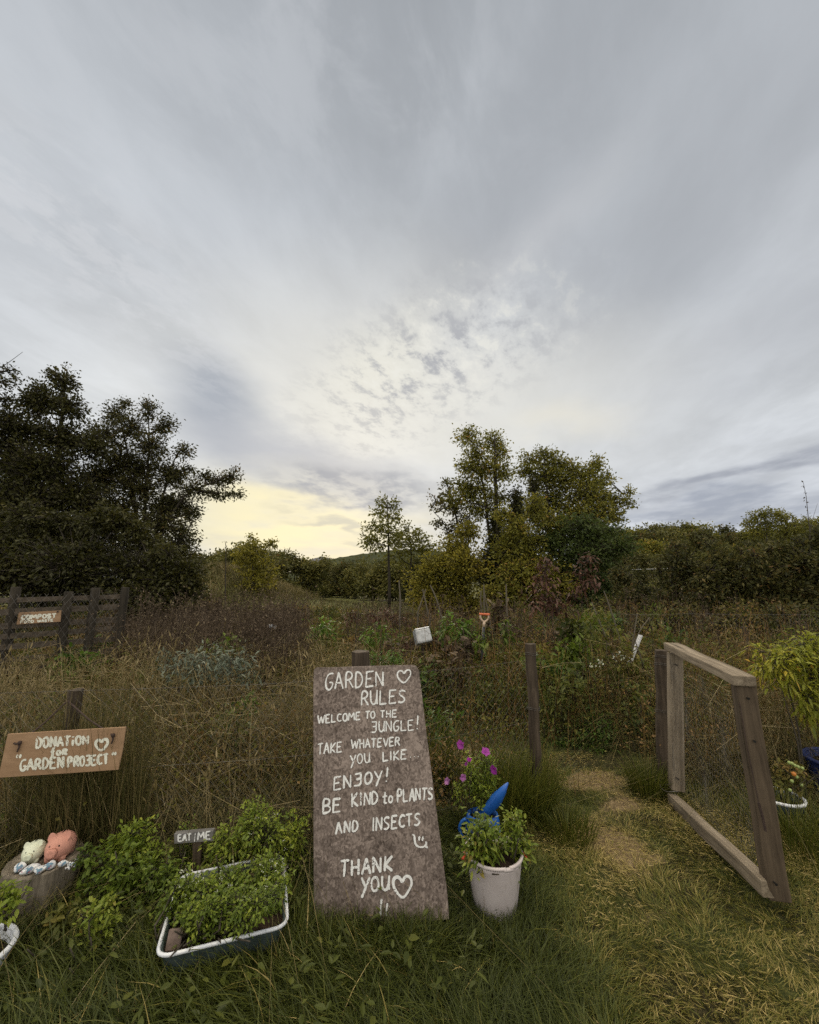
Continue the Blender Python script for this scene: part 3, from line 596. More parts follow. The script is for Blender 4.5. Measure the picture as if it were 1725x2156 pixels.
    low = lambda x0, x1: [(x, rng.uniform(1238, 1275), 34, 24) for x in np.arange(x0, x1, 24)]
    for cl, lb, lf, yy, tn in (
        ([(985, 1120, 26, 24), (960, 1150, 34, 28), (975, 1185, 44, 30), (925, 1190, 40, 28), (900, 1215, 44, 26), (960, 1225, 50, 26)] + low(890, 1010), 'yellow green bush below the half bare tree', 'yellow', 16.5, (0, .9)),
        ([(1085, 1110, 30, 26), (1110, 1135, 44, 34), (1075, 1150, 36, 34), (1120, 1180, 52, 38), (1085, 1205, 46, 34), (1150, 1215, 56, 34), (1110, 1240, 60, 26), (1130, 1060, 22, 26), (1160, 1095, 30, 24), (1060, 1085, 18, 20)] + low(1040, 1200), 'big olive green bush in front of the ivy covered trunk', 'olive', 15.5, (.2, 1)),
        ([(1210, 1110, 44, 24), (1170, 1135, 50, 30), (1250, 1130, 46, 24), (1290, 1115, 34, 14), (1215, 1165, 60, 34), (1260, 1170, 44, 30), (1180, 1200, 54, 34), (1240, 1215, 54, 30), (1300, 1150, 36, 20)] + low(1170, 1320), 'cool green feathery bush under the broad tree', 'green', 15.8, (.05, .9))):
        tree('bush', lb, 'bush', yy, cl, [[(cl[2][0], 1330, .08), (cl[2][0], 1220, .05), (cl[0][0], cl[0][1], .02)]], lf, .13, 1.3, tint=tn, trunk_r=.05, spray=.2)
    tree('young_tree', 'small upright tree standing alone left of the tree group', 'tree', 24,
         [(808, 1052, 16, 13), (830, 1062, 16, 14), (800, 1075, 22, 15), (820, 1090, 24, 16), (785, 1105, 22, 14), (812, 1118, 34, 18), (775, 1130, 16, 10), (790, 1145, 34, 18), (832, 1140, 22, 18)],
         [[(820, 1270, .16), (819, 1150, .1), (815, 1045, .025)]], 'olive', .19, .55, spray=.2, tint=(0, .7), trunk_r=.1)
    tree('young_tree', 'low spreading tree with upright shoots right of the lone small tree', 'tree', 27,
         [(855, 1112, 16, 16), (872, 1125, 22, 16), (845, 1140, 26, 18), (895, 1135, 16, 12), (880, 1150, 34, 20), (905, 1160, 26, 18), (840, 1170, 30, 20)],
         [[(865, 1265, .12), (866, 1160, .08), (860, 1105, .02)]], 'olive', .21, .55, spray=.2, tint=(0, .7), trunk_r=.1)
    # --- belt of bushes along the far edge of the field
    belt = [(440, 1195, 34, 36, 30), (480, 1190, 30, 34, 36), (520, 1175, 40, 44, 30), (565, 1190, 40, 34, 34), (610, 1188, 40, 34, 40), (655, 1195, 36, 32, 42), (700, 1212, 36, 28, 46), (740, 1205, 34, 34, 40), (785, 1205, 36, 40, 34), (840, 1210, 40, 38, 34), (890, 1205, 40, 42, 30)]
    k = 0
    for px, py, rx, ry, yy in belt:
        for _ in range(2):
            qx = px + rng.uniform(-12, 12); ry2 = ry * rng.uniform(.85, 1.1)
            cl = [(qx + rng.uniform(-.8, .8) * rx, py + rng.uniform(-.55, .8) * ry2, rx * rng.uniform(.35, .6), ry2 * rng.uniform(.3, .5)) for _ in range(9)]
            cl += [(qx + rng.uniform(-.8, .8) * rx, 1240 + rng.uniform(-8, 8), rx * .6, 14) for _ in range(4)]
            tree('field_bush', 'dark olive bush in the belt along the far edge of the field', 'bush', yy + rng.uniform(-2, 2), cl, [[(qx, 1255, .1), (qx, py, .04)]], ('hedge', 'far', 'far')[k % 3], .25, .85, 'bushes along the field edge', trunk_r=.06, spray=.22, limbs=False); k += 1
    tree('pale_bush', 'pale olive bush with upright shoots at the right end of the mound', 'bush', 22, [(530, 1150, 20, 14), (515, 1170, 26, 20), (545, 1165, 24, 18), (560, 1150, 12, 12), (525, 1195, 36, 26), (555, 1200, 30, 24), (540, 1225, 36, 22), (530, 1133, 7, 8), (575, 1145, 7, 10)],
         [[(535, 1285, .07), (533, 1180, .04), (530, 1130, .01)]], 'yellow', .17, .7, tint=(0, .7), trunk_r=.04)
    # --- wooded slope on the right
    k = 0
    for row, (yy, top, n) in enumerate(((52, 1106, 13), (44, 1118, 12), (36, 1140, 11), (30, 1165, 10))):
        for i in range(n):
            px = 1275 + (1760 - 1275) * (i + rng.uniform(-.3, .3)) / (n - 1); rx = 30 + 6 * row; tp = top + rng.uniform(-6, 8) + (8 if 1480 < px < 1570 else 0)
            cl = [(px + rng.uniform(-.75, .75) * rx, tp + 12 + rng.uniform(0, 1) * 44, rx * rng.uniform(.4, .62), rng.uniform(11, 20)) for _ in range(9)]
            cl += [(px + rng.uniform(-.6, .6) * rx, tp + 5 + rng.uniform(0, 6), rx * .26, 7) for _ in range(3)]
            tree('wood_tree', 'olive green tree in the wooded slope on the right', 'tree', yy + rng.uniform(-2, 2), cl, [[(px, 1235, .14), (px, tp + 20, .05)]], ('far', 'far', 'hedge', 'olive')[(k * 7 + row) % 4], .0062 * yy, .75, 'trees of the wooded slope', trunk_r=.1, spray=.22, limbs=False, tint=(.0, .8 + .2 * (k % 2))); k += 1
    tree('round_topped_tree', 'round topped tree rising above the wooded slope near the right edge', 'tree', 33, [(1598, 1085, 18, 13), (1585, 1097, 14, 10), (1615, 1080, 18, 11), (1640, 1085, 16, 12), (1658, 1092, 20, 13), (1625, 1100, 30, 14), (1600, 1120, 26, 16), (1650, 1120, 30, 18), (1690, 1100, 24, 12), (1720, 1098, 24, 12), (1690, 1125, 36, 20)],
         [[(1620, 1240, .16), (1618, 1130, .1), (1612, 1075, .03)], [(1640, 1240, .12), (1650, 1090, .03)]], 'olive', .2, .75, tint=(0, .75))
    # --- near hedge on the right
    hb = [(1300, 1250, 46, 40, 12), (1350, 1262, 46, 42, 11), (1400, 1245, 46, 50, 10), (1455, 1225, 50, 60, 9.5), (1510, 1235, 50, 56, 9), (1560, 1250, 48, 52, 9), (1610, 1240, 50, 60, 8.6), (1660, 1235, 50, 60, 8.6), (1715, 1225, 56, 70, 8.4), (1770, 1225, 56, 70, 8.2)]
    for i, (px, py, rx, ry, yy) in enumerate(hb):
        cl = [(px + rng.uniform(-.8, .8) * rx, py + rng.uniform(-.75, .95) * ry, rx * rng.uniform(.3, .55), ry * rng.uniform(.22, .4)) for _ in range(13)] + [(px + rng.uniform(-.7, .7) * rx, py - ry * rng.uniform(.8, 1.7), rx * rng.uniform(.2, .42), ry * rng.uniform(.18, .34)) for _ in range(5)]
        tree('hedge_shrub', 'scrubby brown green shrub in the hedge behind the wire fence', 'shrub', yy, cl, [[(px, 1380, .05), (px, py, .02)]], 'hedge', .085, .85, 'hedge shrubs on the right', tint=(0, .95), trunk_r=.03, spray=.24, limbs=False)
    for px, py, yy in ((1370, 1318, 7.4), (1440, 1310, 7.2), (1500, 1322, 6.8), (1545, 1300, 7.2), (1600, 1312, 7.0), (1655, 1295, 7.2), (1710, 1300, 7.2)):
        cl = [(px + rng.uniform(-30, 30), py + rng.uniform(-20, 30), rng.uniform(10, 22), rng.uniform(8, 18)) for _ in range(8)]
        tree('low_scrub', 'low scrubby bush growing at the foot of the hedge by the wire fence', 'shrub', yy, cl, [[(px, 1400, .03), (px, py, .012)]], 'hedge', .065, .8, 'low scrub at the hedge foot', tint=(.1, 1), trunk_r=.02, spray=.3, limbs=False)
    # bare sprig sticking up at the right edge
    a = Acc(); Y = 8.4; pts = [at(x, y, Y) for x, y in ((1708, 1290), (1706, 1120), (1702, 1085), (1698, 1045), (1692, 1016))]
    a.tube(pts, [.012, .009, .007, .005, .003], 5); p = np.array([at(1692 + .12 * (y - 1016), y, Y) for y in range(1016, 1095, 6)])
    a.leaves(p, rng.normal(size=(len(p), 3)), .06, .03, .9)
    a.tube([at(1706, 1120, Y), at(1714, 1085, Y), at(1722, 1060, Y)], [.006, .004, .002], 4)
    solo('bare_sprig', a, M['twig'], 'thin bare sprig sticking up above the hedge at the right edge', 'sprig', tuple(pts[0]))
    # dead standing sapling on the mound
    a = Acc(); Y = 13; a.tube([at(*p, Y) for p in ((474, 1300), (475, 1220), (476, 1150), (474, 1140))], [.02, .017, .012, .006], 5); p = np.array([at(474 + dx, 1141 + abs(dx) * .4, Y) for dx in (-6, -3, 2, 5)])
    a.leaves(p, rng.normal(size=(4, 3)), .09, .04, .3)
    solo('thin_sapling', a, M['twig'], 'thin nearly leafless sapling standing in front of the dry mound', 'sapling', tuple(at(474, 1300, Y)))
build_trees()

# ------------------------------------------------------------------ grass and weeds (nobody could count these)
PATHW = PATH
def scatter(n, x0, x1, y0, y1, keep):
    x = rng.uniform(x0, x1, n); y = rng.uniform(y0, y1, n); k = keep(x, y) > rng.uniform(0, 1, n); return x[k], y[k]
FENCE = np.array([[-2.6, 2.15], [-1.74, 2.38], [-.33, 2.75], [.876, 3.14], [1.9, 3.35], [3.4, 3.3], [5, 3.2]])
def behind(x): return np.interp(x, FENCE[:, 0], FENCE[:, 1])
def gatepath(x, y): return seg_dist(x, y, PATH)
def visible(x, y): return (np.abs(x) < y * 1.28 + .6)
TUB = (np.array([-.93, 1.80]), np.array([-.50, 1.90]), .47)
def build_grass():
    # lawn: short, mown, tired; lush and longer on the left and around the bucket
    def lush(x, y): return np.clip(smooth(.95, .35, x - .35 * (fbm(x * 2, y * 2, 21) - .5) - .25 * np.maximum(0, 1.9 - y)), 0, 1)
    x, y = scatter(150000, -2.2, 3.6, 1.45, 3.6, lambda x, y: (y < behind(x) + .9 * (x > .8)) * visible(x, y) * (1 - .93 * smooth(.12, .6, dirtness(x, y))) * (.45 + .75 * fbm(x * 4, y * 4, 31)) * np.where(y > 2.6, .7, 1))
    n = len(x); lu = lush(x, y); ds = smooth(.02, .4, dirtness(x, y))
    h = (.024 + .024 * rng.random(n)) * (1 - lu) + (.06 + .10 * rng.random(n)) * lu
    h *= .7 + .7 * fbm(x * 6, y * 6, 33)
    patch = fbm(x * 2.6, y * 2.6, 35)
    tint = np.clip(.22 * lu + (1 - lu) * (.60 + .6 * (patch - .5)) + rng.normal(0, .17, n) + .25 * ds - .12 * lu, 0, 1)
    ang = 6.28 * fbm(x * 3.2, y * 3.2, 41) * 2 + rng.normal(0, .8, n)
    a = Acc(); a.blades(np.stack([x, y, H(x, y)], 1), h, rng.uniform(.0022, .0042, n), ang, rng.uniform(.3, 1.5, n), tint, segs=3)
    # clippings lying flat
    x, y = scatter(60000, .2, 3.4, 1.45, 3.9, lambda x, y: visible(x, y) * (1 - lush(x, y)) * smooth(.36, .6, fbm(x * 2.2, y * 2.2, 51) + .25 * dirtness(x, y)) * (1 - .2 * dirtness(x, y)))
    n = len(x); ang = rng.uniform(0, 6.28, n); ln = rng.uniform(.012, .052, n)
    p = np.stack([x, y, H(x, y) + rng.uniform(.008, .035, n)], 1); d = np.stack([np.cos(ang), np.sin(ang), rng.normal(0, .12, n)], 1)
    a.leaves(p, d, ln, ln * .05 + .0012, np.clip(rng.normal(.86, .12, n), .5, 1))
    o = part('lawn_grass', a, L['lawn']); tag(o, 'mown tired lawn grass with pale clippings around the gate path', 'grass', kind='stuff')
    # long lying grass at the lower left and round the pots
    def longk(x, y):
        k = visible(x, y) * (y < behind(x) - .05) * smooth(.55, .2, x - .3 * (y - 1.9))
        k = k * np.where((x > -2.0) & (x < -1.42) & (y > 1.72) & (y < 2.3), .12, 1.0)
        return k * (.35 + .8 * fbm(x * 3, y * 3, 61))
    x, y = scatter(30000, -2.6, .8, 1.35, 2.8, longk); n = len(x)
    dx = seg_dist(x, y, np.array([[-.43, 2.02], [.2, 2.02]])); near = smooth(.16, .02, dx)
    h = rng.uniform(.08, .26, n) * (1 - .35 * smooth(-.6, .2, x)) * (1 - .35 * near)
    ang = 2.2 + 3.0 * (fbm(x * 1.7, y * 1.7, 63) - .5) * 2 + rng.normal(0, .6, n) + 1.6 * smooth(-.8, 0, x)
    tint = np.clip(.19 + .3 * (fbm(x * 2, y * 2, 65) - .5) + rng.normal(0, .13, n) + .6 * (rng.random(n) < .05), 0, 1)
    a = Acc(); a.blades(np.stack([x, y, H(x, y)], 1), h, rng.uniform(.0025, .0055, n), ang, rng.uniform(.4, 1.9, n), tint, segs=4)
    x, y = scatter(380, -2.4, .5, 1.4, 2.5, longk); n = len(x); k = 4          # broad-leaved weeds in the turf
    th = rng.uniform(0, 6.28, n * k); p = np.stack([np.repeat(x, k), np.repeat(y, k), H(np.repeat(x, k), np.repeat(y, k)) + rng.uniform(.03, .16, n * k)], 1)
    a.leaves6(p, np.stack([np.cos(th), np.sin(th), rng.uniform(.1, .8, n * k)], 1), rng.uniform(.025, .06, n * k), rng.uniform(.010, .024, n * k), np.clip(rng.normal(.26, .12, n * k), 0, 1), .3)
    # green tufts at the posts
    for cx, cy, r, m, hh in ((.78, 3.0, .16, 900, .46), (.62, 2.95, .16, 600, .40), (1.72, 3.25, .12, 500, .26), (.95, 2.75, .16, 500, .16), (.19, 3.3, .11, 320, .62), (2.35, 2.5, .3, 500, .22), (2.3, 2.75, .25, 400, .3)):
        rr = r * np.sqrt(rng.random(m)); th = rng.uniform(0, 6.28, m); bx, by = cx + rr * np.cos(th), cy + rr * np.sin(th)
        a.blades(np.stack([bx, by, H(bx, by)], 1), hh * rng.uniform(.5, 1.1, m), rng.uniform(.003, .006, m), th, rng.uniform(.1, .7, m), np.clip(rng.normal(.42, .13, m), 0, 1), segs=4)
    def edge(p0, p1, m, h0, h1, sp=.03):
        u = rng.random(m)[:, None]; b = np.array(p0) + (np.array(p1) - np.array(p0)) * u + rng.normal(0, sp, (m, 2))
        a.blades(np.stack([b[:, 0], b[:, 1], H(b[:, 0], b[:, 1])], 1), rng.uniform(h0, h1, m), rng.uniform(.0022, .0046, m), rng.uniform(0, 6.28, m), rng.gamma(2, .3, m), np.clip(rng.normal(.3, .15, m), 0, 1), segs=4)
    edge((-.46, 2.0), (.20, 1.99), 900, .05, .15); edge((-.98, 1.70), (-.46, 1.84), 420, .08, .19, .025); edge((-.45, 1.88), (-.57, 2.3), 420, .1, .24, .03); edge((-1.0, 1.75), (-1.12, 2.15), 320, .1, .22, .03)
    for k in range(14): an = k * .45 - 2.9; edge((.395 + .115 * math.cos(an), 2.165 + .115 * math.sin(an)), (.395 + .115 * math.cos(an + .45), 2.165 + .115 * math.sin(an + .45)), 26, .03, .09, .015)
    o = part('long_grass', a, L['lawn']); tag(o, 'long dark green lying grass in the lower left and round the posts', 'grass', kind='stuff')
    # tall dry meadow grass behind the fence, left and right
    a = Acc(); z = Acc()
    def dryk(x, y):
        left = smooth(.0, -.45, x - .13 * (y - 2.6)); right = smooth(1.9, 2.15, x - .03 * y) * (y > behind(x) - .25)
        mid = .13 * (y > 4.4)
        return visible(x, y) * (y > behind(x) - .12 - .22 * (x < -.35)) * np.clip(np.maximum(np.maximum(left, right), mid), 0, 1) * (.08 + 1.25 * smooth(.3, .7, fbm(x * 2.2, y * 2.2, 71))) * (gatepath(x, y) > .3) * (np.hypot(x + 1.72, (y - 2.10) * .9) > .40)
    for y0, y1, N, wmin in ((2.1, 4.0, 88000, .0025), (4.0, 6.5, 72000, .004), (6.5, 10, 52000, .006), (10, 16, 30000, .010)):
        x, y = scatter(int(N * 1.12), -y1 * 1.28, y1 * 1.28, y0, y1, dryk); n = len(x)
        hs = (.40 + .50 * rng.random(n)) * (.45 + 1.0 * fbm(x * 1.5, y * 1.5, 73)); hs = hs * np.where((x > -.2 - .03 * y) & (x < 2), .72, 1.0); hs = np.where(y < 3.0, hs * np.where(x < 0, .74 + .26 * smooth(2.2, 3.0, y), .75), hs)
        tn = np.clip(.30 + .9 * (fbm(x * 1.1, y * 1.1, 75) - .5) + rng.normal(0, .24, n), 0, 1)
        a.blades(np.stack([x, y, H(x, y)], 1), hs, rng.uniform(wmin * .7, wmin * 1.5, n), 3.0 * fbm(x * .8, y * .8, 77) * 2 + rng.normal(0, 1.3, n), rng.gamma(2.2, .55, n), tn, droop=.45, segs=4)
        m = n // 14                          # seed heads
        i = rng.choice(n, m, False); p = np.stack([x[i], y[i], H(x[i], y[i]) + hs[i] * rng.uniform(.75, 1.05, m)], 1)
        d = rng.normal(0, .35, (m, 3)); d[:, 2] = 1; ln = rng.uniform(.03, .065, m) * (1 + .04 * y[i])
        a.twigs(np.stack([x[i] + rng.normal(0, .14, m), y[i] + rng.normal(0, .05, m), H(x[i], y[i])], 1), p, .0006 + .0003 * y[i], .0005 + .0002 * y[i], .3, rng.uniform(.5, .9, m)); a.leaves(p, d, ln, ln * .16 + .001 * y[i], np.clip(rng.normal(.72, .14, m), 0, 1)); a.leaves(p, d, ln, ln * .16, np.clip(rng.normal(.7, .14, m), 0, 1))
    # fallen stalks criss-crossing
    x, y = scatter(7500, -4.5, 4.5, 2.1, 5.5, lambda x, y: dryk(x, y)); n = len(x); ang = rng.uniform(0, 3.14, n); ln = rng.uniform(.25, .7, n)
    p = np.stack([x, y, H(x, y) + rng.uniform(.1, .55, n) * smooth(2.1, 3.2, y) + .12], 1)
    a.twigs(p, p + np.stack([np.cos(ang), .5 * np.sin(ang), rng.uniform(-.3, .6, n)], 1) * ln[:, None], .0017, .0011, .25, np.clip(rng.normal(.64, .2, n), 0, 1))
    for cx, cy, r, m, hh in ((-1.74, 2.37, .16, 900, 1.0), (-1.56, 2.40, .18, 700, .95), (-1.95, 2.40, .16, 500, .95)):
        rr = r * np.sqrt(rng.random(m)); th = rng.uniform(0, 6.28, m); bx, by = cx + rr * np.cos(th), cy + .45 * rr * np.sin(th)
        a.blades(np.stack([bx, by, H(bx, by)], 1), hh * rng.uniform(.55, 1.1, m), rng.uniform(.0018, .0042, m), rng.uniform(0, 6.28, m), rng.gamma(2, .09, m), np.clip(rng.normal(.3, .24, m), 0, 1), droop=.1, segs=4)
    o = part('meadow_grass', a, L['dry']); tag(o, 'tall tangled dry meadow grass behind the fence line', 'grass', kind='stuff')
    # low leafy weeds of the wild garden
    a = Acc()
    def weedk(x, y): return visible(x, y) * (y > behind(x) + .12) * (gatepath(x, y) > .32) * (.25 + fbm(x * 1.6, y * 1.6, 81)) * np.where(x < -.3, 1.15, 1.0)
    for y0, y1, N, lf in ((2.5, 4.5, 1200, .026), (4.5, 7, 1800, .036), (7, 11, 2400, .055), (11, 17, 1600, .085)):
        x, y = scatter(N, -y1, y1, y0, y1, weedk); n = len(x); per = 70
        hs = (.28 + .42 * rng.random(n)) * (.7 + .5 * fbm(x * .9, y * .9, 83)) * np.where((x > .1) & (x < 2) & (y < 4.2), .8, 1.0)
        hs = np.where((np.abs(x - .05 * y) < .16 * y) & (y > 9), hs * .5, hs)
        cx = np.repeat(x, per) + rng.normal(0, .13 + .006 * y1, n * per); cy = np.repeat(y, per) + rng.normal(0, .13, n * per)
        cz = H(cx, cy) + np.repeat(hs, per) * rng.uniform(.02, 1, n * per) ** .8
        d = rng.normal(0, .7, (n * per, 3)); d[:, 2] += .25
        tn = np.clip(np.repeat(.46 + 1.4 * (fbm(x * .9, y * .9, 85) - .5) + rng.normal(0, .14, n), per) + rng.normal(0, .13, n * per), 0, 1)
        ln = lf * rng.uniform(.6, 1.5, n * per); a.leaves(np.stack([cx, cy, cz], 1), d, ln, ln * .5, tn, .15)
        st = np.stack([np.repeat(x, 4) + rng.normal(0, .1, 4 * n), np.repeat(y, 4) + rng.normal(0, .1, 4 * n), np.zeros(4 * n)], 1); st[:, 2] = H(st[:, 0], st[:, 1])
        a.twigs(st, st + np.stack([rng.normal(0, .08, 4 * n), rng.normal(0, .08, 4 * n), np.repeat(hs, 4) * rng.uniform(.8, 1.25, 4 * n)], 1), .002 + .0002 * y1, .0012, .15, .9)
    o = part('garden_weeds', a, L['weed']); tag(o, 'low leafy green and brown weeds filling the wild garden', 'weeds', kind='stuff')
    # taller leafy growth: clumps of many kinds and greens
    a = Acc()
    def wildk(x, y): return visible(x, y) * (y > behind(x) + .2) * (gatepath(x, y) > .36) * np.where(x < -.25, .22 * smooth(-.35, -.1, x / y), 1.0) * (np.abs(x + .185 * y) > .04 * y) * (.15 + 1.1 * smooth(.35, .65, fbm(x * .9, y * .9, 181)))
    for y0, y1, N, lf in ((2.9, 4.6, 190, .034), (4.6, 7.2, 360, .045), (7.2, 10.5, 380, .065)):
        x, y = scatter(N, -2.5, y1, y0, y1, wildk); n = len(x); per = 170
        hs = (.45 + .55 * rng.random(n) ** 1.5) * (.7 + .6 * fbm(x * .8, y * .8, 183)) * np.where(x < .9, .72, 1.08) * np.where((x < .05 * y) & (y > 6), .75, 1)
        r_ = rng.uniform(.10, .22, n) * (1 + .05 * y); u = rng.uniform(.08, 1, (n, per)); wd = (1.15 - u) ** .6
        cx = x[:, None] + rng.normal(0, 1, (n, per)) * r_[:, None] * wd; cy = y[:, None] + rng.normal(0, 1, (n, per)) * r_[:, None] * wd; cz = H(cx, cy) + hs[:, None] * u
        d = np.stack([cx - x[:, None], cy - y[:, None], .12 + 0 * cx], -1).reshape(-1, 3); d = d / (np.linalg.norm(d, axis=1)[:, None] + 1e-6) + rng.normal(0, .5, (n * per, 3))
        tn = np.clip(np.repeat(np.clip(.42 + 1.8 * (fbm(x * .9, y * .9, 185) - .5) + rng.normal(0, .2, n), 0, .95), per) + rng.normal(0, .11, n * per), 0, 1)
        ln = lf * np.repeat(rng.uniform(.6, 1.4, n), per) * rng.uniform(.6, 1.3, n * per); a.leaves(np.stack([cx, cy, cz], -1).reshape(-1, 3), d, ln, ln * np.repeat(rng.uniform(.28, .6, n), per), tn, .25)
        k = 6; bs = np.stack([np.repeat(x, k) + rng.normal(0, .04, k * n), np.repeat(y, k) + rng.normal(0, .04, k * n), np.zeros(k * n)], 1); bs[:, 2] = H(bs[:, 0], bs[:, 1])
        a.twigs(bs, bs + np.stack([rng.normal(0, .14, k * n), rng.normal(0, .14, k * n), np.repeat(hs, k) * rng.uniform(.75, 1.2, k * n)], 1), .003 + .0002 * y1, .0013, .12, rng.uniform(.6, 1, k * n))
    x, y = scatter(900, -1.5, 8, 3.2, 9, lambda x, y: wildk(x, y)); n = len(x); b = np.stack([x, y, H(x, y)], 1)
    tip = b + np.stack([rng.normal(0, .22, n), rng.normal(0, .15, n), rng.uniform(.5, 1.25, n)], 1); a.twigs(b, tip, .0022 + .0004 * y, .0012 + .0001 * y, .14, .97)
    k = 3; u = rng.uniform(.5, .95, (n, k)); q0 = (b[:, None] + (tip - b)[:, None] * u[..., None]).reshape(-1, 3); a.twigs(q0, q0 + np.stack([rng.normal(0, .1, n * k), rng.normal(0, .08, n * k), rng.uniform(.03, .18, n * k)], 1), .0016 + .0002 * np.repeat(y, k), .001, .1, .95)
    o = part('wild_growth', a, L['wild']); tag(o, 'tangle of taller leafy green weeds growing through the garden', 'weeds', kind='stuff')
    # dried brown seed-head weeds: dense band on the left, thinner across the middle
    a = Acc()
    def deadk(x, y):
        s = x / y
        left = smooth(-.78, -.60, s) * smooth(-.20, -.30, s) * smooth(4.2, 5.2, y); mid = .5 * smooth(-.20, -.15, s) * smooth(.10, .05, s) * smooth(5.2, 6.2, y) * smooth(.34, .6, fbm(x * 1.2, y * 1.2, 95)); right = .34 * smooth(.05, .12, s) * smooth(3.9, 5.2, y) * smooth(.42, .62, fbm(x * 1.5, y * 1.5, 96))
        gap = smooth(.02, .05, np.abs(s + .185))
        return np.clip(left + mid + right, 0, 1) * gap
    x, y = scatter(8200, -8.5, 8.5, 3.9, 10.5, deadk); n = len(x); per = 26
    hs = (.70 + .48 * rng.random(n) ** 1.6) * (.60 + .85 * fbm(x * 1.3, y * 1.3, 91)); b = np.stack([x, y, H(x, y)], 1)
    tip = b + np.stack([rng.normal(0, .1, n), rng.normal(0, .1, n), hs], 1); a.twigs(b, tip, .0032 + .0003 * y, .0016 + .0001 * y, .08, rng.uniform(.2, .75, n))
    k = 5; u = rng.uniform(.45, .95, (n, k)); q0 = (b[:, None] + (tip - b)[:, None] * u[..., None]).reshape(-1, 3); q1 = q0 + np.stack([rng.normal(0, .09, n * k), rng.normal(0, .09, n * k), rng.uniform(.04, .2, n * k)], 1)
    a.twigs(q0, q1, .002, .0012, .1, rng.uniform(.2, .8, n * k))
    u = rng.uniform(.15, 1.02, (n, per)) ** .7; p = (b[:, None] + (tip - b)[:, None] * u[..., None]).reshape(-1, 3) + rng.normal(0, .06, (n * per, 3))
    ln = .034 * rng.uniform(.5, 1.4, n * per) * (np.repeat(y, per) / 6); tn = np.clip(np.repeat(rng.normal(.48, .16, n), per) + rng.normal(0, .15, n * per), 0, 1)
    a.leaves(p, rng.normal(size=(n * per, 3)), ln, ln * .5, tn)
    o = part('dried_weeds', a, L['stalk']); tag(o, 'brown dried seed head weeds standing in bands across the garden', 'weeds', kind='stuff')
    # dry grass on the mound and coarse grass of the field
    a = Acc(); x, y = scatter(26000, -20, -4, 13, 30, lambda x, y: visible(x, y) * smooth(.25, .8, H(x, y))); n = len(x)
    a.blades(np.stack([x, y, H(x, y)], 1), rng.uniform(.25, .7, n), np.full(n, .03), rng.uniform(0, 6.28, n), rng.uniform(.1, .9, n), np.clip(.40 + .6 * (fbm(x * .5, y * .5, 97) - .5) + rng.normal(0, .14, n), 0, 1), segs=2)
    x, y = scatter(26000, -9, 16, 12, 30, lambda x, y: visible(x, y) * .8); n = len(x)
    a.blades(np.stack([x, y, H(x, y)], 1), rng.uniform(.08, .3, n), np.full(n, .03), rng.uniform(0, 6.28, n), rng.uniform(.1, .9, n), np.clip(.24 + rng.normal(0, .12, n), 0, 1), segs=2)
    o = part('field_grass', a, L['dry']); tag(o, 'dry grass on the mound and the field beyond the garden', 'grass', kind='stuff')
build_grass()

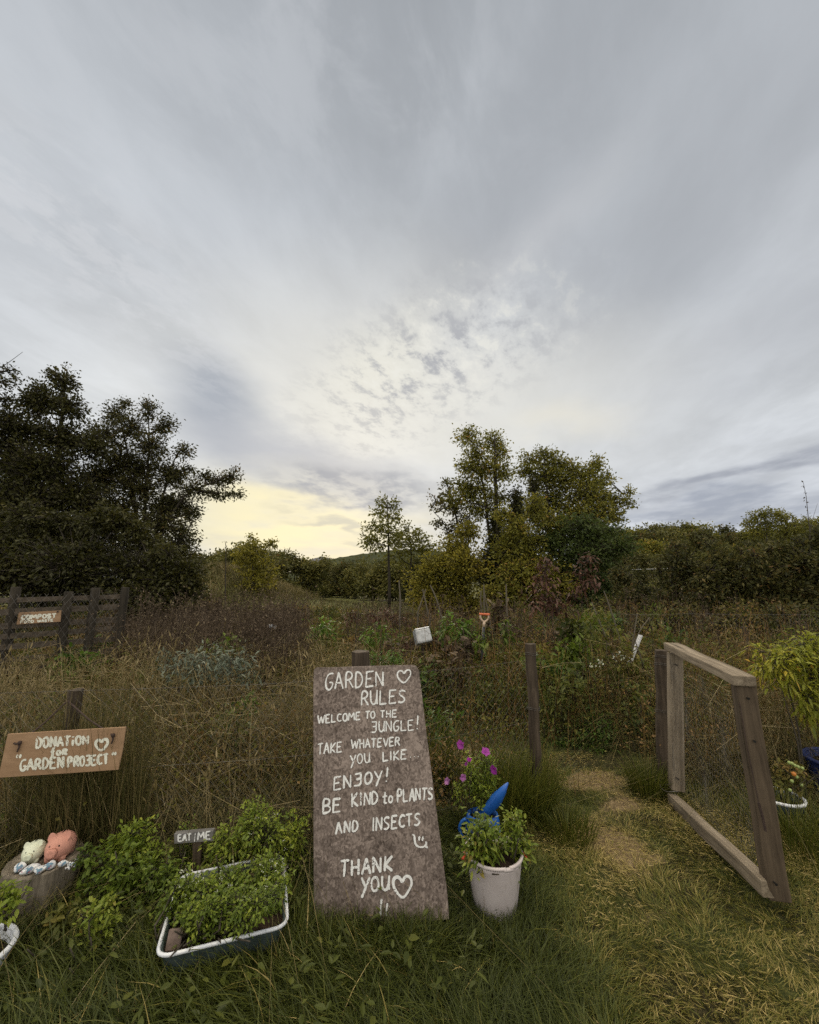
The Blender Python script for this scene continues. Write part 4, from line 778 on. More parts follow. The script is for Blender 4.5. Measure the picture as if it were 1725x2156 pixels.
# ------------------------------------------------------------------ hand lettering
CURVY = set('BCDGOPRSUo')
GL = {
 'A': [[(0, 0), (.5, 1), (1, 0)], [(.18, .38), (.84, .36)]],
 'B': [[(.08, 0), (.06, 1), (.6, 1), (.88, .86), (.82, .62), (.55, .52), (.1, .52)], [(.55, .52), (.98, .38), (.95, .12), (.6, 0), (.05, 0)]],
 'C': [[(.95, .86), (.6, 1), (.2, .86), (.04, .5), (.2, .12), (.6, 0), (.95, .14)]],
 'D': [[(.08, 0), (.08, 1), (.5, .98), (.9, .72), (.93, .36), (.58, .03), (.04, 0)]],
 'E': [[(.92, 1), (.08, .98), (.06, 0), (.97, .02)], [(.08, .52), (.74, .53)]],
 'F': [[(.92, 1), (.08, .98), (.06, 0)], [(.08, .52), (.74, .53)]],
 'G': [[(.95, .95), (.62, 1), (.22, .86), (.03, .46), (.2, .06), (.6, -.02), (.92, .18), (.97, .42), (.52, .42)]],
 'H': [[(.1, 0), (.1, 1)], [(.9, 0), (.9, 1)], [(.1, .5), (.9, .52)]],
 'I': [[(.5, 0), (.5, 1)]], 'i': [[(.5, 0), (.5, .62)], [(.5, .9), (.52, .98)]],
 'J': [[(.1, .98), (.88, 1), (.86, .56), (.3, .54)], [(.86, .56), (.88, .16), (.6, -.02), (0, .04)]],
 'K': [[(.1, 0), (.1, 1)], [(.92, 1), (.12, .45), (1, 0)]], 'L': [[(.1, 1), (.08, .02), (.95, .04)]],
 'M': [[(0, 0), (.14, 1), (.5, .38), (.86, 1), (1, 0)]], 'N': [[(.06, 0), (.06, 1), (.92, .02), (.94, 1)]],
 'O': [[(.5, 1), (.12, .84), (.02, .46), (.2, .08), (.55, 0), (.9, .2), (.97, .58), (.8, .92), (.46, 1)]],
 'P': [[(.1, 0), (.08, 1), (.66, 1), (.94, .8), (.72, .5), (.1, .46)]],
 'R': [[(.1, 0), (.08, 1), (.66, 1), (.92, .8), (.72, .54), (.1, .48)], [(.44, .5), (1, 0)]],
 'S': [[(.92, .88), (.55, 1), (.12, .86), (.2, .6), (.76, .44), (.92, .2), (.52, 0), (.05, .12)]],
 'T': [[(0, .98), (1, 1)], [(.5, 1), (.46, 0)]], 'U': [[(.05, 1), (.08, .3), (.32, 0), (.68, .02), (.9, .3), (.94, 1)], [(.93, .4), (.98, 0)]],
 'V': [[(0, 1), (.5, 0), (1, 1)]], 'W': [[(0, 1), (.25, 0), (.5, .8), (.75, 0), (1, 1)]], 'Y': [[(0, 1), (.5, .42)], [(1, 1), (.16, -.28)]],
 't': [[(.5, 1), (.42, .12), (.9, .04)], [(.05, .62), (.95, .66)]], 'o': [[(.5, .6), (.1, .45), (.1, .12), (.5, 0), (.92, .15), (.9, .45), (.5, .6)]],
 'f': [[(.95, .95), (.6, 1), (.5, .7), (.4, -.25), (0, -.3)], [(.1, .55), (.9, .58)]], 'r': [[(.1, 0), (.1, .72), (.8, .72), (.9, .5), (.2, .36), (.95, 0)]],
 '!': [[(.55, 1), (.42, .3)], [(.36, .03), (.38, -.02)]], '.': [[(.45, .02), (.55, .05)]], '"': [[(.3, 1), (.2, .68)], [(.8, 1), (.7, .68)]], '|': [[(.6, 1.1), (.4, -.1)]],
 '<3': [[(.5, .72), (.32, .98), (.06, .9), (.03, .6), (.2, .3), (.52, 0), (.82, .36), (.98, .66), (.9, .95), (.64, .98), (.5, .72)]]}
def chaikin(p, n=2):
    p = np.asarray(p, float)
    for _ in range(n):
        q = [p[0]]
        for a, b in zip(p[:-1], p[1:]): q += [a * .75 + b * .25, a * .25 + b * .75]
        q.append(p[-1]); p = np.array(q)
    return p
class Lettering:
    def __init__(s, to3d, normal, width): s.f = to3d; s.n = np.asarray(normal, float); s.w = width; s.acc = Acc(); s.k = 0
    def stroke(s, pts, width=None, smooth_=True):
        p = chaikin(pts, 2) if smooth_ and len(pts) > 2 else np.asarray(pts, float)
        seg = np.linalg.norm(np.diff(p, axis=0), axis=1); cum = np.concatenate([[0], np.cumsum(seg)])
        m = max(5, int(cum[-1] / 4.5)); u = np.linspace(0, cum[-1], m); p = np.stack([np.interp(u, cum, p[:, k]) for k in (0, 1)], 1)
        w = np.array([s.f(*q) for q in p]); tg = np.gradient(w, axis=0); tg /= np.linalg.norm(tg, axis=1)[:, None] + 1e-12
        sd = np.cross(s.n, tg); hw = (width or s.w) * .5 * (1 + .28 * np.interp(u, np.linspace(0, cum[-1] + 1e-6, 6), rng.uniform(-1, 1, 6)) + rng.normal(0, .07, m))
        ta = np.minimum(1, np.sqrt(np.minimum(np.arange(m), np.arange(m)[::-1]) / 1.2 + .25)); hw = hw * ta
        s.k += 1; lift = .0012 + .00012 * (s.k % 9) + .00002 * np.arange(m)
        c = w + s.n * lift[:, None]; c[0] -= tg[0] * hw[0] * .5; c[-1] += tg[-1] * hw[-1] * .5
        V = np.concatenate([c + sd * hw[:, None], c - sd * hw[:, None]]); i = np.arange(m - 1)
        s.acc.add(V, q=np.stack([i, i + 1, m + i + 1, m + i], 1))
    def text(s, txt, x0, y0, x1, y1, h, h1=None, gap=.22, wide={}):
        """txt along the baseline (x0, y0)-(x1, y1) of the source drawing; y down."""
        tok = []; i = 0
        while i < len(txt):
            if txt[i:i + 2] == '<3': tok.append('<3'); i += 2
            else: tok.append(txt[i]); i += 1
        ws = [{'I': .35, 'i': .35, '!': .35, '.': .3, ' ': .9, 'M': 1.2, 'W': 1.3, '"': .5, '|': .4, 'o': .8}.get(c, wide.get(c, .85)) for c in tok]
        tot = sum(ws) + gap * (len(ws) - 1); x = 0.0; h1 = h1 or h
        for c, w in zip(tok, ws):
            if c != ' ':
                jx, jy = rng.uniform(-.03, .03), rng.uniform(-.05, .05); sl = rng.uniform(-.03, .06)
                for st in GL[c]:
                    pts = []
                    for gx, gy in st:
                        f = (x + (gx + jx) * w) / tot; hh = h + (h1 - h) * f
                        pts.append((x0 + (x1 - x0) * f + sl * gy * hh, y0 + (y1 - y0) * f - (gy + jy * .5) * hh + rng.uniform(-.02, .02) * hh))
                    s.stroke(pts, smooth_=c in CURVY or c in ('<3', 'f', 'r'))
            x += w + gap

def plate(corners, n, thick, rounds=()):            # flat board from its front outline; n points to the viewer's side
    a = Acc(); f = np.asarray(corners, float); b = f - np.asarray(n) * thick; m = len(f)
    a.add(np.concatenate([f, b]), polys=[list(range(m)), list(range(2 * m - 1, m - 1, -1))] + [[k, m + k, m + (k + 1) % m, (k + 1) % m] for k in range(m)])
    return a
def facing(n, p): n = unit(n); return n if np.dot(EYE - p, n) > 0 else -n

# ------------------------------------------------------------------ the big board with the rules
def build_rules_board():
    b0 = np.array([-.416, 2.064, .02]); U = np.array([.99445, -.02799, .10141]); V = np.array([-.09206, .2351, .9676])
    n = facing(np.cross(U, V), b0); P = lambda px, py: on_plane(px, py, b0, n)
    out = [(661, 1962), (800, 1952), (946, 1936), (942, 1880), (917, 1690), (897, 1535), (885, 1432), (882, 1412), (877, 1402), (868, 1400), (780, 1402), (700, 1405), (668, 1405), (661, 1410), (660, 1440), (660, 1700)]
    base = P(800, 1955); root = thing('garden_sign', 'tall brown chipboard sign with white hand painted garden rules leaning on a fence post', 'sign', (base[0], base[1], 0))
    part('board', plate([P(*q) for q in out], n, .013), M['osb'], root, bevel=.0015)
    Z = lambda zx, zy: P((740 + zx * .37101) / 1.18725, (1580 + zy * .37101) / 1.18725)
    l = Lettering(Z, n, .0083)
    l.text('GARDEN', 195, 388, 592, 362, 112, 98); l.text('<3', 676, 352, 775, 342, 92); l.text('RULES', 437, 495, 738, 474, 98, 86)
    l.w = .0068
    l.text('WELCOME', 146, 618, 434, 590, 56, 50); l.text('TO', 467, 585, 534, 580, 48); l.text('THE', 570, 576, 678, 572, 46)
    l.text('JUNGLE', 506, 676, 795, 660, 72, 68); l.text('!', 808, 655, 832, 653, 92)
    l.text('TAKE', 146, 826, 310, 806, 72, 66); l.text('WHATEVER', 372, 788, 700, 764, 62, 56)
    l.text('YOU', 366, 896, 500, 878, 66); l.text('LIKE', 584, 870, 745, 855, 62); l.text('...', 768, 845, 830, 838, 40, gap=.5)
    l.w = .0083
    l.text('ENJOY', 252, 1064, 582, 1008, 86, 78, gap=.3); l.text('!', 600, 1004, 628, 1000, 92)
    l.text('BE', 180, 1222, 300, 1206, 98, 88); l.text('KIND', 375, 1180, 555, 1152, 92, 82); l.text('to', 582, 1166, 655, 1146, 84, 76); l.text('PLANTS', 682, 1146, 922, 1126, 88, 76)
    l.text('AND', 270, 1360, 420, 1338, 78, 72, gap=.3); l.text('INSECTS', 512, 1342, 836, 1300, 88, 80)
    l.stroke([(786, 1364), (800, 1372), (800, 1400), (806, 1432), (832, 1450), (862, 1448), (880, 1428), (876, 1412)]); l.stroke([(868, 1440), (888, 1452)])
    l.stroke([(832, 1376), (830, 1404)], smooth_=False); l.stroke([(858, 1378), (852, 1404)], smooth_=False)
    l.w = .010
    l.text('THANK', 300, 1650, 648, 1606, 108, 98, gap=.26); l.text('YOU', 438, 1762, 628, 1734, 104, 92)
    l.w = .0105; l.text('<3', 654, 1800, 790, 1790, 158, 152); l.w = .008
    l.stroke([(578, 1800), (572, 1850), (570, 1912)]); l.stroke([(617, 1828), (611, 1870), (609, 1908)])
    part('lettering', l.acc, M['white'], root)
build_rules_board()

# ------------------------------------------------------------------ posts, wire fences, gate
def post(label, px, py_top, Y, r, zb=0.0, lean=(0, 0), wraps=(), group='rough wooden fence posts'):
    t = at(px, py_top, Y); b = np.array([t[0] + lean[0], t[1] + lean[1], 0.0]); b[2] = float(H(b[0], b[1])) - .15
    root = thing('fence_post', label, 'post', (b[0], b[1], b[2] + .15), group); a = Acc()
    zz = np.linspace(0, 1, 9); path = b + (t - b) * zz[:, None]; path[1:-1, :2] += rng.normal(0, r * .07, (7, 2))
    prof = 1 + .10 * np.sin(np.arange(11) * 2.3) + rng.uniform(-.06, .06, 11)
    vs = []; an = np.arange(11) * 2 * math.pi / 11
    for c in path: rr = r * (prof + rng.uniform(-.03, .03, 11)); vs.append(c + np.stack([np.cos(an) * rr, np.sin(an) * rr, rng.uniform(-.004, .004, 11)], 1))
    q = [[i * 11 + k, i * 11 + (k + 1) % 11, (i + 1) * 11 + (k + 1) % 11, (i + 1) * 11 + k] for i in range(8) for k in range(11)]
    a.add(np.concatenate(vs), q=q, polys=[[8 * 11 + k for k in range(11)]])
    part('post', a, M['post'], root)
    for zf in wraps:
        w = Acc(); c = b + (t - b) * zf; an2 = np.linspace(0, 6.28 * 2, 30)
        w.tube(np.stack([c[0] + np.cos(an2) * r * 1.13, c[1] + np.sin(an2) * r * 1.13, c[2] + .012 * an2 / 6.28 + .006 * np.sin(an2 * 2)], 1), .0016, 4)
        part('wire_tie', w, M['wire'], root, smooth=True)
    return b, t
def chainlink(name, label, p0, p1, z0, z1, cell, wire=.0007, sag=.01):
    p0 = np.array(p0, float); p1 = np.array(p1, float); Lh = np.linalg.norm(p1 - p0); d = (p1 - p0) / Lh; hgt = z1 - z0
    A, B = [], []; n = int((Lh + hgt) / cell)
    for s_ in (1, -1):
        for k in range(-int(hgt / cell), int(Lh / cell) + 1):
            x0 = k * cell; x1 = x0 + hgt
            u0, u1 = max(0, -x0), min(hgt, Lh - x0)
            if u1 - u0 < cell * .3: continue
            for j in range(int((u1 - u0) / (cell * 2)) + 1):
                a, b = u0 + j * cell * 2, min(u1, u0 + (j + 1) * cell * 2)
                for arr, u in ((A, a), (B, b)):
                    xx = x0 + u; zz = z0 + (u if s_ > 0 else hgt - u); arr.append([p0[0] + d[0] * xx, p0[1] + d[1] * xx + .012 * math.sin(xx * 5 + zz * 3), zz + float(H(p0[0] + d[0] * xx, p0[1] + d[1] * xx)) - sag * math.sin(math.pi * xx / Lh)])
    a = Acc(); a.twigs(np.array(A), np.array(B), wire, wire, .02, .5)
    for z in (z0 + .01, (z0 + z1) / 2, z1 - .01): a.tube([[*(p0 + d * Lh * f), z - sag * math.sin(math.pi * f) + float(H(*(p0 + d * Lh * f)))] for f in np.linspace(0, 1, 9)], wire * 1.3, 4)
    return solo(name, a, M['wire'], label, 'fence', (p0[0], p0[1], 0))
pa = post('weathered fence post sunk in the dry grass that carries the donation sign', 160, 1452, 2.42, .036, wraps=())
pb = post('short barky post whose top shows just behind the rules board', 760, 1372, 2.62, .052, wraps=())
pc = post('thin dark round post on the near side of the path right of the purple flowers', 1117, 1355, 3.13, .040, wraps=(.93, .62, .28))
pd = post('dark round gate post that the wooden gate frame hangs from', 1393, 1369, 3.32, .044, lean=(-.10, 0), wraps=(.95, .9, .6))
chainlink('chain_link_fence', 'rusty chain link fence lost in dry grass left of the rules board', (-2.7, 2.25), (pb[0][0], pb[0][1]), .1, .93, .055)
chainlink('chain_link_fence', 'chain link fence between the rules board and the thin dark post', (pb[0][0], pb[0][1]), (pc[0][0], pc[0][1]), .1, .95, .055, .0006)
def build_gate():
    YH, YF = 3.10, 2.19
    hb = at(1418, 1672, YH); ht = at(1417, 1362, YH); ft = at(1560, 1430, YF)
    root = thing('garden_gate', 'open wooden gate frame with wire netting hanging from the round post', 'gate', (hb[0], hb[1], 0))
    ax = unit(ft - ht); nrm = unit(np.cross(ax, [0, 0, 1]))                   # along the rails; across the frame
    timber('upright', at(1425, 1662, YH), at(1421, 1376, YH), .070, .085, M['gate'], root, facing=tuple(nrm), warp=.002)
    timber('top_rail', ht - ax * .03, ft + ax * .045, .100, .050, M['gate'], root, facing=(0, 0, 1), warp=.004)
    timber('bottom_rail', at(1416, 1683, YH - .02), at(1620, 1874, YF - .03), .058, .07, M['gate'], root, facing=(0, 0, 1), warp=.003)
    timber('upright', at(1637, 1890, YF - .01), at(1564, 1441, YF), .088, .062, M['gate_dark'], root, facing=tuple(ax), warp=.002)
    a = Acc(); o = at(1424, 1640, 3.08); w = at(1418, 1385, 3.08) - o; u = at(1618, 1860, 2.25) - o       # hexagonal netting
    nu, nv = 34, 26; A, B = [], []
    for i in range(nu):
        for j in range(nv):
            g = lambda x, y: o + u * min(x / nu, 1) + w * min(y / nv, 1) * 1.0 + nrm * .02 + nrm * .025 * math.sin(x * .4) * math.sin(y * .3)
            s0 = .5 * (j % 2); x = i + s0
            A.append(g(x, j)); B.append(g(x + .5, j + .5)); A.append(g(x, j)); B.append(g(x - .5, j + .5)); A.append(g(x + .5, j + .5)); B.append(g(x + .5, j + 1.0))
    a.twigs(np.array(A), np.array(B), .0007, .0007, .0, .5); part('wire_netting', a, M['wire'], root)
    k = Acc(); p = at(1598, 1690, 2.13); k.tube([at(1558, 1480, 2.15), at(1575, 1580, 2.13), p], .0022, 4); k.tube([p, p + [.01, 0, -.06], p + [.015, 0, -.12]], .006, 5)
    part('latch_cord', k, M['rope'], root)
    for px, py, Yn, dz in ((1575, 1470, YF - .035, 0), (1588, 1560, YF - .035, 0), (1633, 1860, YF - .045, 0), (1425, 1400, YH - .05, 0), (1428, 1640, YH - .05, 0)):
        nl = Acc(); p = at(px, py, Yn); nl.tube([p + [0, .03, 0], p, p - [.002, .008, .001]], [.0035, .0035, .006], 8); part('nail', nl, M['black'], root)
    h = Acc(); c = at(1416, 1664, 3.09)
    an = np.linspace(0, 6.28, 24); h.tube(np.stack([c[0] + .055 * np.cos(an), c[1] + .06 * np.sin(an) + .03, c[2] + .006 * np.sin(3 * an)], 1), .003, 4); part('wire_tie', h, M['wire'], root)
build_gate()
chainlink('wire_fence', 'thin wire fence in front of the hedge on the right', (3.2, 6.9), (8.6, 6.6), .1, 1.0, .09, .0016)
for lb, px, py, Y in (('thin grey fence post in front of the hedge above the gate top rail', 1567, 1320, 5.9), ('dark fence post half lost in grass behind the dark gate post', 1398, 1318, 6.6)):
    post(lb, px, py, Y, .035)

# ------------------------------------------------------------------ compost enclosure
def build_compost():
    pts = [(-60, 1232, 4.7), (32, 1236, 5.0), (143, 1246, 5.25), (200, 1238, 5.42), (262, 1237, 5.6)]
    tp = [at(*p) for p in pts]; root = thing('compost_enclosure', 'dark slatted compost enclosure with wire netting at the left edge under the trees', 'fence', (tp[2][0], tp[2][1], 0))
    d = unit(tp[-1] - tp[1]) * np.array([1, 1, 0])
    for k, t in enumerate(tp):
        a = Acc(); a.tube([[t[0] - .02, t[1], -.1], [t[0], t[1] + .01, .7], [t[0] + .01, t[1], t[2]]], [.055, .05, .046], 9, jit=.16); part('post', a, M['bark'], root)
    for k in range(9):
        z = .2 + .135 * k; e0 = tp[0] + [0, .09, 0]; e1 = tp[-1] + [0, .09, 0]
        a = Acc(); m = (e0 + e1) / 2; Ld = np.linalg.norm((e1 - e0)[:2]); an = math.atan2(e1[1] - e0[1], e1[0] - e0[0])
        a.box((m[0], m[1], z + rng.uniform(-.02, .02)), (Ld, .025, .07 + rng.uniform(-.015, .01)), Euler((0, -.012 + rng.uniform(-.012, .012), an)).to_matrix()); part('slat', a, M['slat'], root)
    a = Acc(); A, B = [], []; o = tp[0] + [0, -.07, 0]; u = (tp[-1] - tp[0]) * np.array([1, 1, 0]); Lh = np.linalg.norm(u); u = u / Lh; hg = 1.3; cell = .062
    for s_ in (1, -1):
        for k in range(-int(hg / cell * .6), int(Lh / cell) + 1):
            x0 = k * cell; a0 = max(0, -x0 / .6); a1 = min(hg, (Lh - x0) / .6)
            if a1 <= a0: continue
            for z0, z1 in zip(np.linspace(a0, a1, 6)[:-1], np.linspace(a0, a1, 6)[1:]):
                for arr, z in ((A, z0), (B, z1)): arr.append([o[0] + u[0] * (x0 + .6 * z), o[1] + u[1] * (x0 + .6 * z), (z if s_ > 0 else hg - z) + .06])
    a.twigs(np.array(A), np.array(B), .0019, .0019, .03, .5); part('wire_netting', a, M['wire'], root)
    Y = 4.95; c = [at(39.6, 1290, Y), at(129, 1285.5, Y + .16), at(127, 1309, Y + .16), at(34.6, 1315, Y)]
    n = facing(np.cross(c[1] - c[0], c[3] - c[0]), c[0]); sg = thing('compost_sign', 'small tan board painted COMPOST FOOD WASTE hung on the compost enclosure', 'sign', tuple(c[3]))
    p0 = c[0]; pr = [on_plane(x, y, p0, n) for x, y in ((39.6, 1290), (129, 1285.5), (127, 1309), (34.6, 1315))]
    part('board', plate(pr, n, .014), M['ply'], sg, bevel=.001)
    l = Lettering(lambda zx, zy: on_plane(zx * .2087 / 1.18725, (1440 + zy * .2087) / 1.18725, p0, n), n, .018)
    l.text('COMPOST', 258, 520, 672, 496, 48, 44); l.w = .010; l.text('FOOD', 246, 566, 405, 556, 30); l.text('WASTE', 445, 554, 636, 541, 30, 27)
    part('lettering', l.acc, M['cream'], sg)
    k = Acc(); k.ball(c[1] + (c[3] - c[1]) * .08 + n * .005, (.011, .011, .011), 10, 6); part('knot', k, M['rope'], sg)
build_compost()

# ------------------------------------------------------------------ donation sign, eat me sign
def build_small_signs():
    Y = 2.18; p0 = at(130, 1585, Y); n = unit(np.array([.25, -1, .06])); P = lambda x, y: on_plane(x, y, p0, n)
    c = P(125, 1630); root = thing('donation_sign', 'orange brown plywood donation sign hanging by dark rope from a grass hidden post', 'sign', tuple(c))
    part('board', plate([P(16, 1546), P(130, 1539), P(265, 1531), P(258, 1580), P(249, 1621), P(120, 1630), P(-4, 1638), P(6, 1592)], n, .010), M['ply'], root, bevel=.001)
    Z = lambda zx, zy: P(zx * .4058 / 1.18725, (1400 + zy * .4058) / 1.18725)
    l = Lettering(Z, n, .0105)
    l.text('DONATiON', 222, 1160, 546, 1134, 66, 52); l.text('<3', 584, 1186, 666, 1178, 78); l.text('for', 312, 1204, 414, 1196, 44)
    l.text('"', 96, 1262, 132, 1260, 62); l.text('GARDEN', 124, 1298, 392, 1276, 66); l.text('PROJECT', 418, 1278, 668, 1254, 62, 60); l.text('"', 690, 1240, 720, 1236, 56)
    part('lettering', l.acc, M['cream'], root)
    r = Acc(); nail = np.array([pa[1][0], pa[1][1] - .05, pa[1][2] - .045]); k1 = Z(125, 1125) + n * .006; k2 = Z(700, 1078) + n * .006
    r.tube([nail, (nail + k1) / 2 + [0, 0, -.01], k1], .0042, 6); r.tube([nail, (nail + k2) / 2 + [0, 0, -.012], k2], .0042, 6)
    for k in (k1, k2):
        r.ball(k, (.009, .009, .010), 10, 6); r.tube([k, k + [.004, -.004, -.02], k + [-.001, -.005, -.038]], [.005, .004, .003], 6)
    r.tube([k1, k1 + [-.012, -.004, -.004], k1 + [-.024, -.004, .001]], .004, 6)
    part('rope', r, M['rope'], root)
    # crack lines of the plywood
    Y = 2.26; p0 = at(410, 1765, Y); n = unit(np.array([.12, -1, .12])); P = lambda x, y: on_plane(x, y, p0, n)
    Z = lambda zx, zy: P(zx * .45217 / 1.18725, (1960 + zy * .45217) / 1.18725)
    root = thing('plant_label', 'small weathered EAT ME plank on a stake among the herbs', 'sign', tuple(at(416, 1850, Y)))
    part('board', plate([Z(962, 276), Z(1070, 266), Z(1178, 258), Z(1182, 316), Z(1070, 324), Z(963, 332)], n, .034), M['eat'], root, bevel=.002)
    l = Lettering(Z, n, .0072); l.text('EAT', 986, 316, 1058, 310, 36); l.text('ME', 1094, 309, 1164, 303, 42); l.w = .003; l.text('|', 1070, 318, 1084, 316, 42)
    part('lettering', l.acc, M['white'], root)
    b = Z(1090, 480); t = Z(1086, 322); b[2] -= .16
    timber('stake', Vector(b - n * .02), Vector(t - n * .018), .042, .02, M['gate_dark'], root, facing=tuple(-n))
build_small_signs()

# ------------------------------------------------------------------ stump with piggy banks and pebbles
def build_stump():
    c = np.array([-1.735, 2.20]); r = .148; top = .21
    root = thing('tree_stump', 'weathered grey wooden stump carrying the two piggy banks', 'stump', (c[0], c[1], 0))
    a = Acc(); n = 46; an = np.arange(n) * 2 * math.pi / n; ph = rng.uniform(0, 6.28, 4); fl = sum(.010 * np.sin(an * k + ph[i]) for i, k in enumerate((3, 5, 9, 14))) + rng.uniform(-.015, .015, n)
    vs = []; prof = [(.62, -.06), (.78, .0), (.90, .06), (.97, .12), (1.0, .17), (1.0, top - .006), (.97, top), (.55, top - .012), (.12, top - .008)]
    for rr, z in prof: vs.append(np.stack([c[0] + np.cos(an) * r * rr * (1 + fl * (1.6 if z < .1 else 1)), c[1] + np.sin(an) * r * rr * (1 + fl), np.full(n, z) + (rng.uniform(-.004, .004, n) if z > .15 else 0)], 1))
    a.add(np.concatenate(vs), q=[[i * n + k, i * n + (k + 1) % n, (i + 1) * n + (k + 1) % n, (i + 1) * n + k] for i in range(len(prof) - 1) for k in range(n)], polys=[[(len(prof) - 1) * n + k for k in range(n)]])
    part('wood', a, M['stump'], root)
    def pig(name, label, x, y, zb, s, head, mat):
        R3 = Matrix.Rotation(math.atan2(head[1], head[0]), 3, 'Z') @ Matrix.Rotation(R(-5), 3, 'Y'); Rn = np.array(R3)
        o = np.array([x, y, zb + .62 * s]); W = lambda v: o + Rn @ (np.asarray(v, float) * s)
        rt = thing(name, label, 'piggy bank', (x, y, zb))
        b = Acc(); b.ball(o, (1.0 * s, .76 * s, .74 * s), 32, 22, R3, fn=lambda v: np.stack([v[:, 0], v[:, 1] * (1 - .20 * np.clip(v[:, 0], 0, 1) ** 2), v[:, 2] * (1 - .14 * np.clip(v[:, 0], 0, 1) ** 2) - .08 * np.clip(v[:, 0], 0, 1)], 1))
        for lx in (-.5, .42):
            for ly in (-.36, .36): b.lathe([(.19, 0), (.2, .08), (.24, .3)], W((lx, ly, -.64)), 14, rot=R3, sc=(s, s, s * 1.0))
        part('body', b, mat, rt, smooth=True)
        sn = Acc(); RS = R3 @ Matrix.Rotation(R(90), 3, 'Y'); sn.lathe([(.30, 0), (.30, .14), (.29, .20), (.25, .23), (.10, .215), (.001, .21)], W((.88, 0, .02)), 26, rot=RS, sc=(s * .80, s, s * 1.25)); part('snout', sn, mat, rt, smooth=True)
        for sy in (-1, 1):
            e = Acc(); e.ball(W((.34, .40 * sy, .62)), (.10 * s, .24 * s, .26 * s), 18, 12, R3 @ Matrix.Rotation(R(-18), 3, 'Y') @ Matrix.Rotation(R(-24 * sy), 3, 'X'),
                              fn=lambda v: np.stack([np.where(v[:, 0] > 0, -.5 * v[:, 0] * (1 - v[:, 1] ** 2 - v[:, 2] ** 2).clip(0, 1) + .25 * v[:, 0], v[:, 0]), v[:, 1] * (1 - .35 * np.clip(v[:, 2], 0, 1)), v[:, 2]], 1)); part('ear', e, mat, rt, smooth=True)
            ey = Acc(); ey.ball(W((.76, .25 * sy, .275)), (.05 * s, .05 * s, .066 * s), 12, 8, R3); part('eye', ey, M['hole'], rt, smooth=True)
        sl = Acc(); sl.box(W((-.12, 0, .735)), (.42 * s, .06 * s, .03 * s), R3); part('coin_slot', sl, M['hole'], rt)
        tl = Acc(); u = np.linspace(0, 1, 16); tl.tube([W((-.98 - .14 * t_, .08 * math.sin(9 * t_), .1 + .08 * math.cos(9 * t_))) for t_ in u], .025 * s, 6); part('tail', tl, mat, rt, smooth=True)
    pig('piggy_bank', 'larger salmon pink piggy bank on the stump', -1.680, 2.215, top - .008, .076, (.22, -1.0), M['pink'])
    pig('piggy_bank', 'smaller pale cream piggy bank leaning on the pink one', -1.785, 2.19, top - .008, .058, (.36, -1.0), M['ivory'])
    for lb, px, py, s, asp, rz in (('painted pebble at the left end of the row on the stump', 42, 1826, .030, (1.2, .9, .6), .2), ('long pale painted pebble pointing to the cream piggy bank', 63, 1830, .034, (1.6, .75, .5), .9),
                                   ('oblong white pebble with dark marks in the middle of the row', 84, 1831, .027, (1.1, .85, .55), 1.2), ('angular white pebble with blue grey paint under the pink snout', 105, 1822, .030, (1.05, .95, .7), .4), ('small white pebble with pink dots right of the angular pebble', 133, 1818, .022, (1.2, .9, .7), .1)):
        p = G(px, py, top + .014); a = Acc(); ph = rng.uniform(0, 6.28, 6)
        a.ball(p, np.array(asp) * s * .70, 18, 12, Matrix.Rotation(rz, 3, 'Z') @ Matrix.Rotation(R(18), 3, 'X'), fn=lambda v: v * (1 + .10 * np.sin(3 * v[:, :1] + ph[0]) + .09 * np.sin(4 * v[:, 1:2] + ph[1]) + .06 * np.sin(7 * v[:, :1] * v[:, 1:2] + ph[2])))
        solo('painted_pebble', a, M['stone'], lb, 'pebble', tuple(p), 'painted pebbles on the stump', smooth=True)
    p = G(152, 1822, top + .01); a = Acc()
    for _ in range(26): q = p + np.array([rng.normal(0, .016), rng.normal(0, .014), abs(rng.normal(0, .008))]); a.ball(q, rng.uniform(.003, .006, 3), 7, 5)
    solo('shell_grit', a, M['stone'], 'little heap of broken shell at the right end of the stump top', 'shells', tuple(p), kind='stuff')
build_stump()

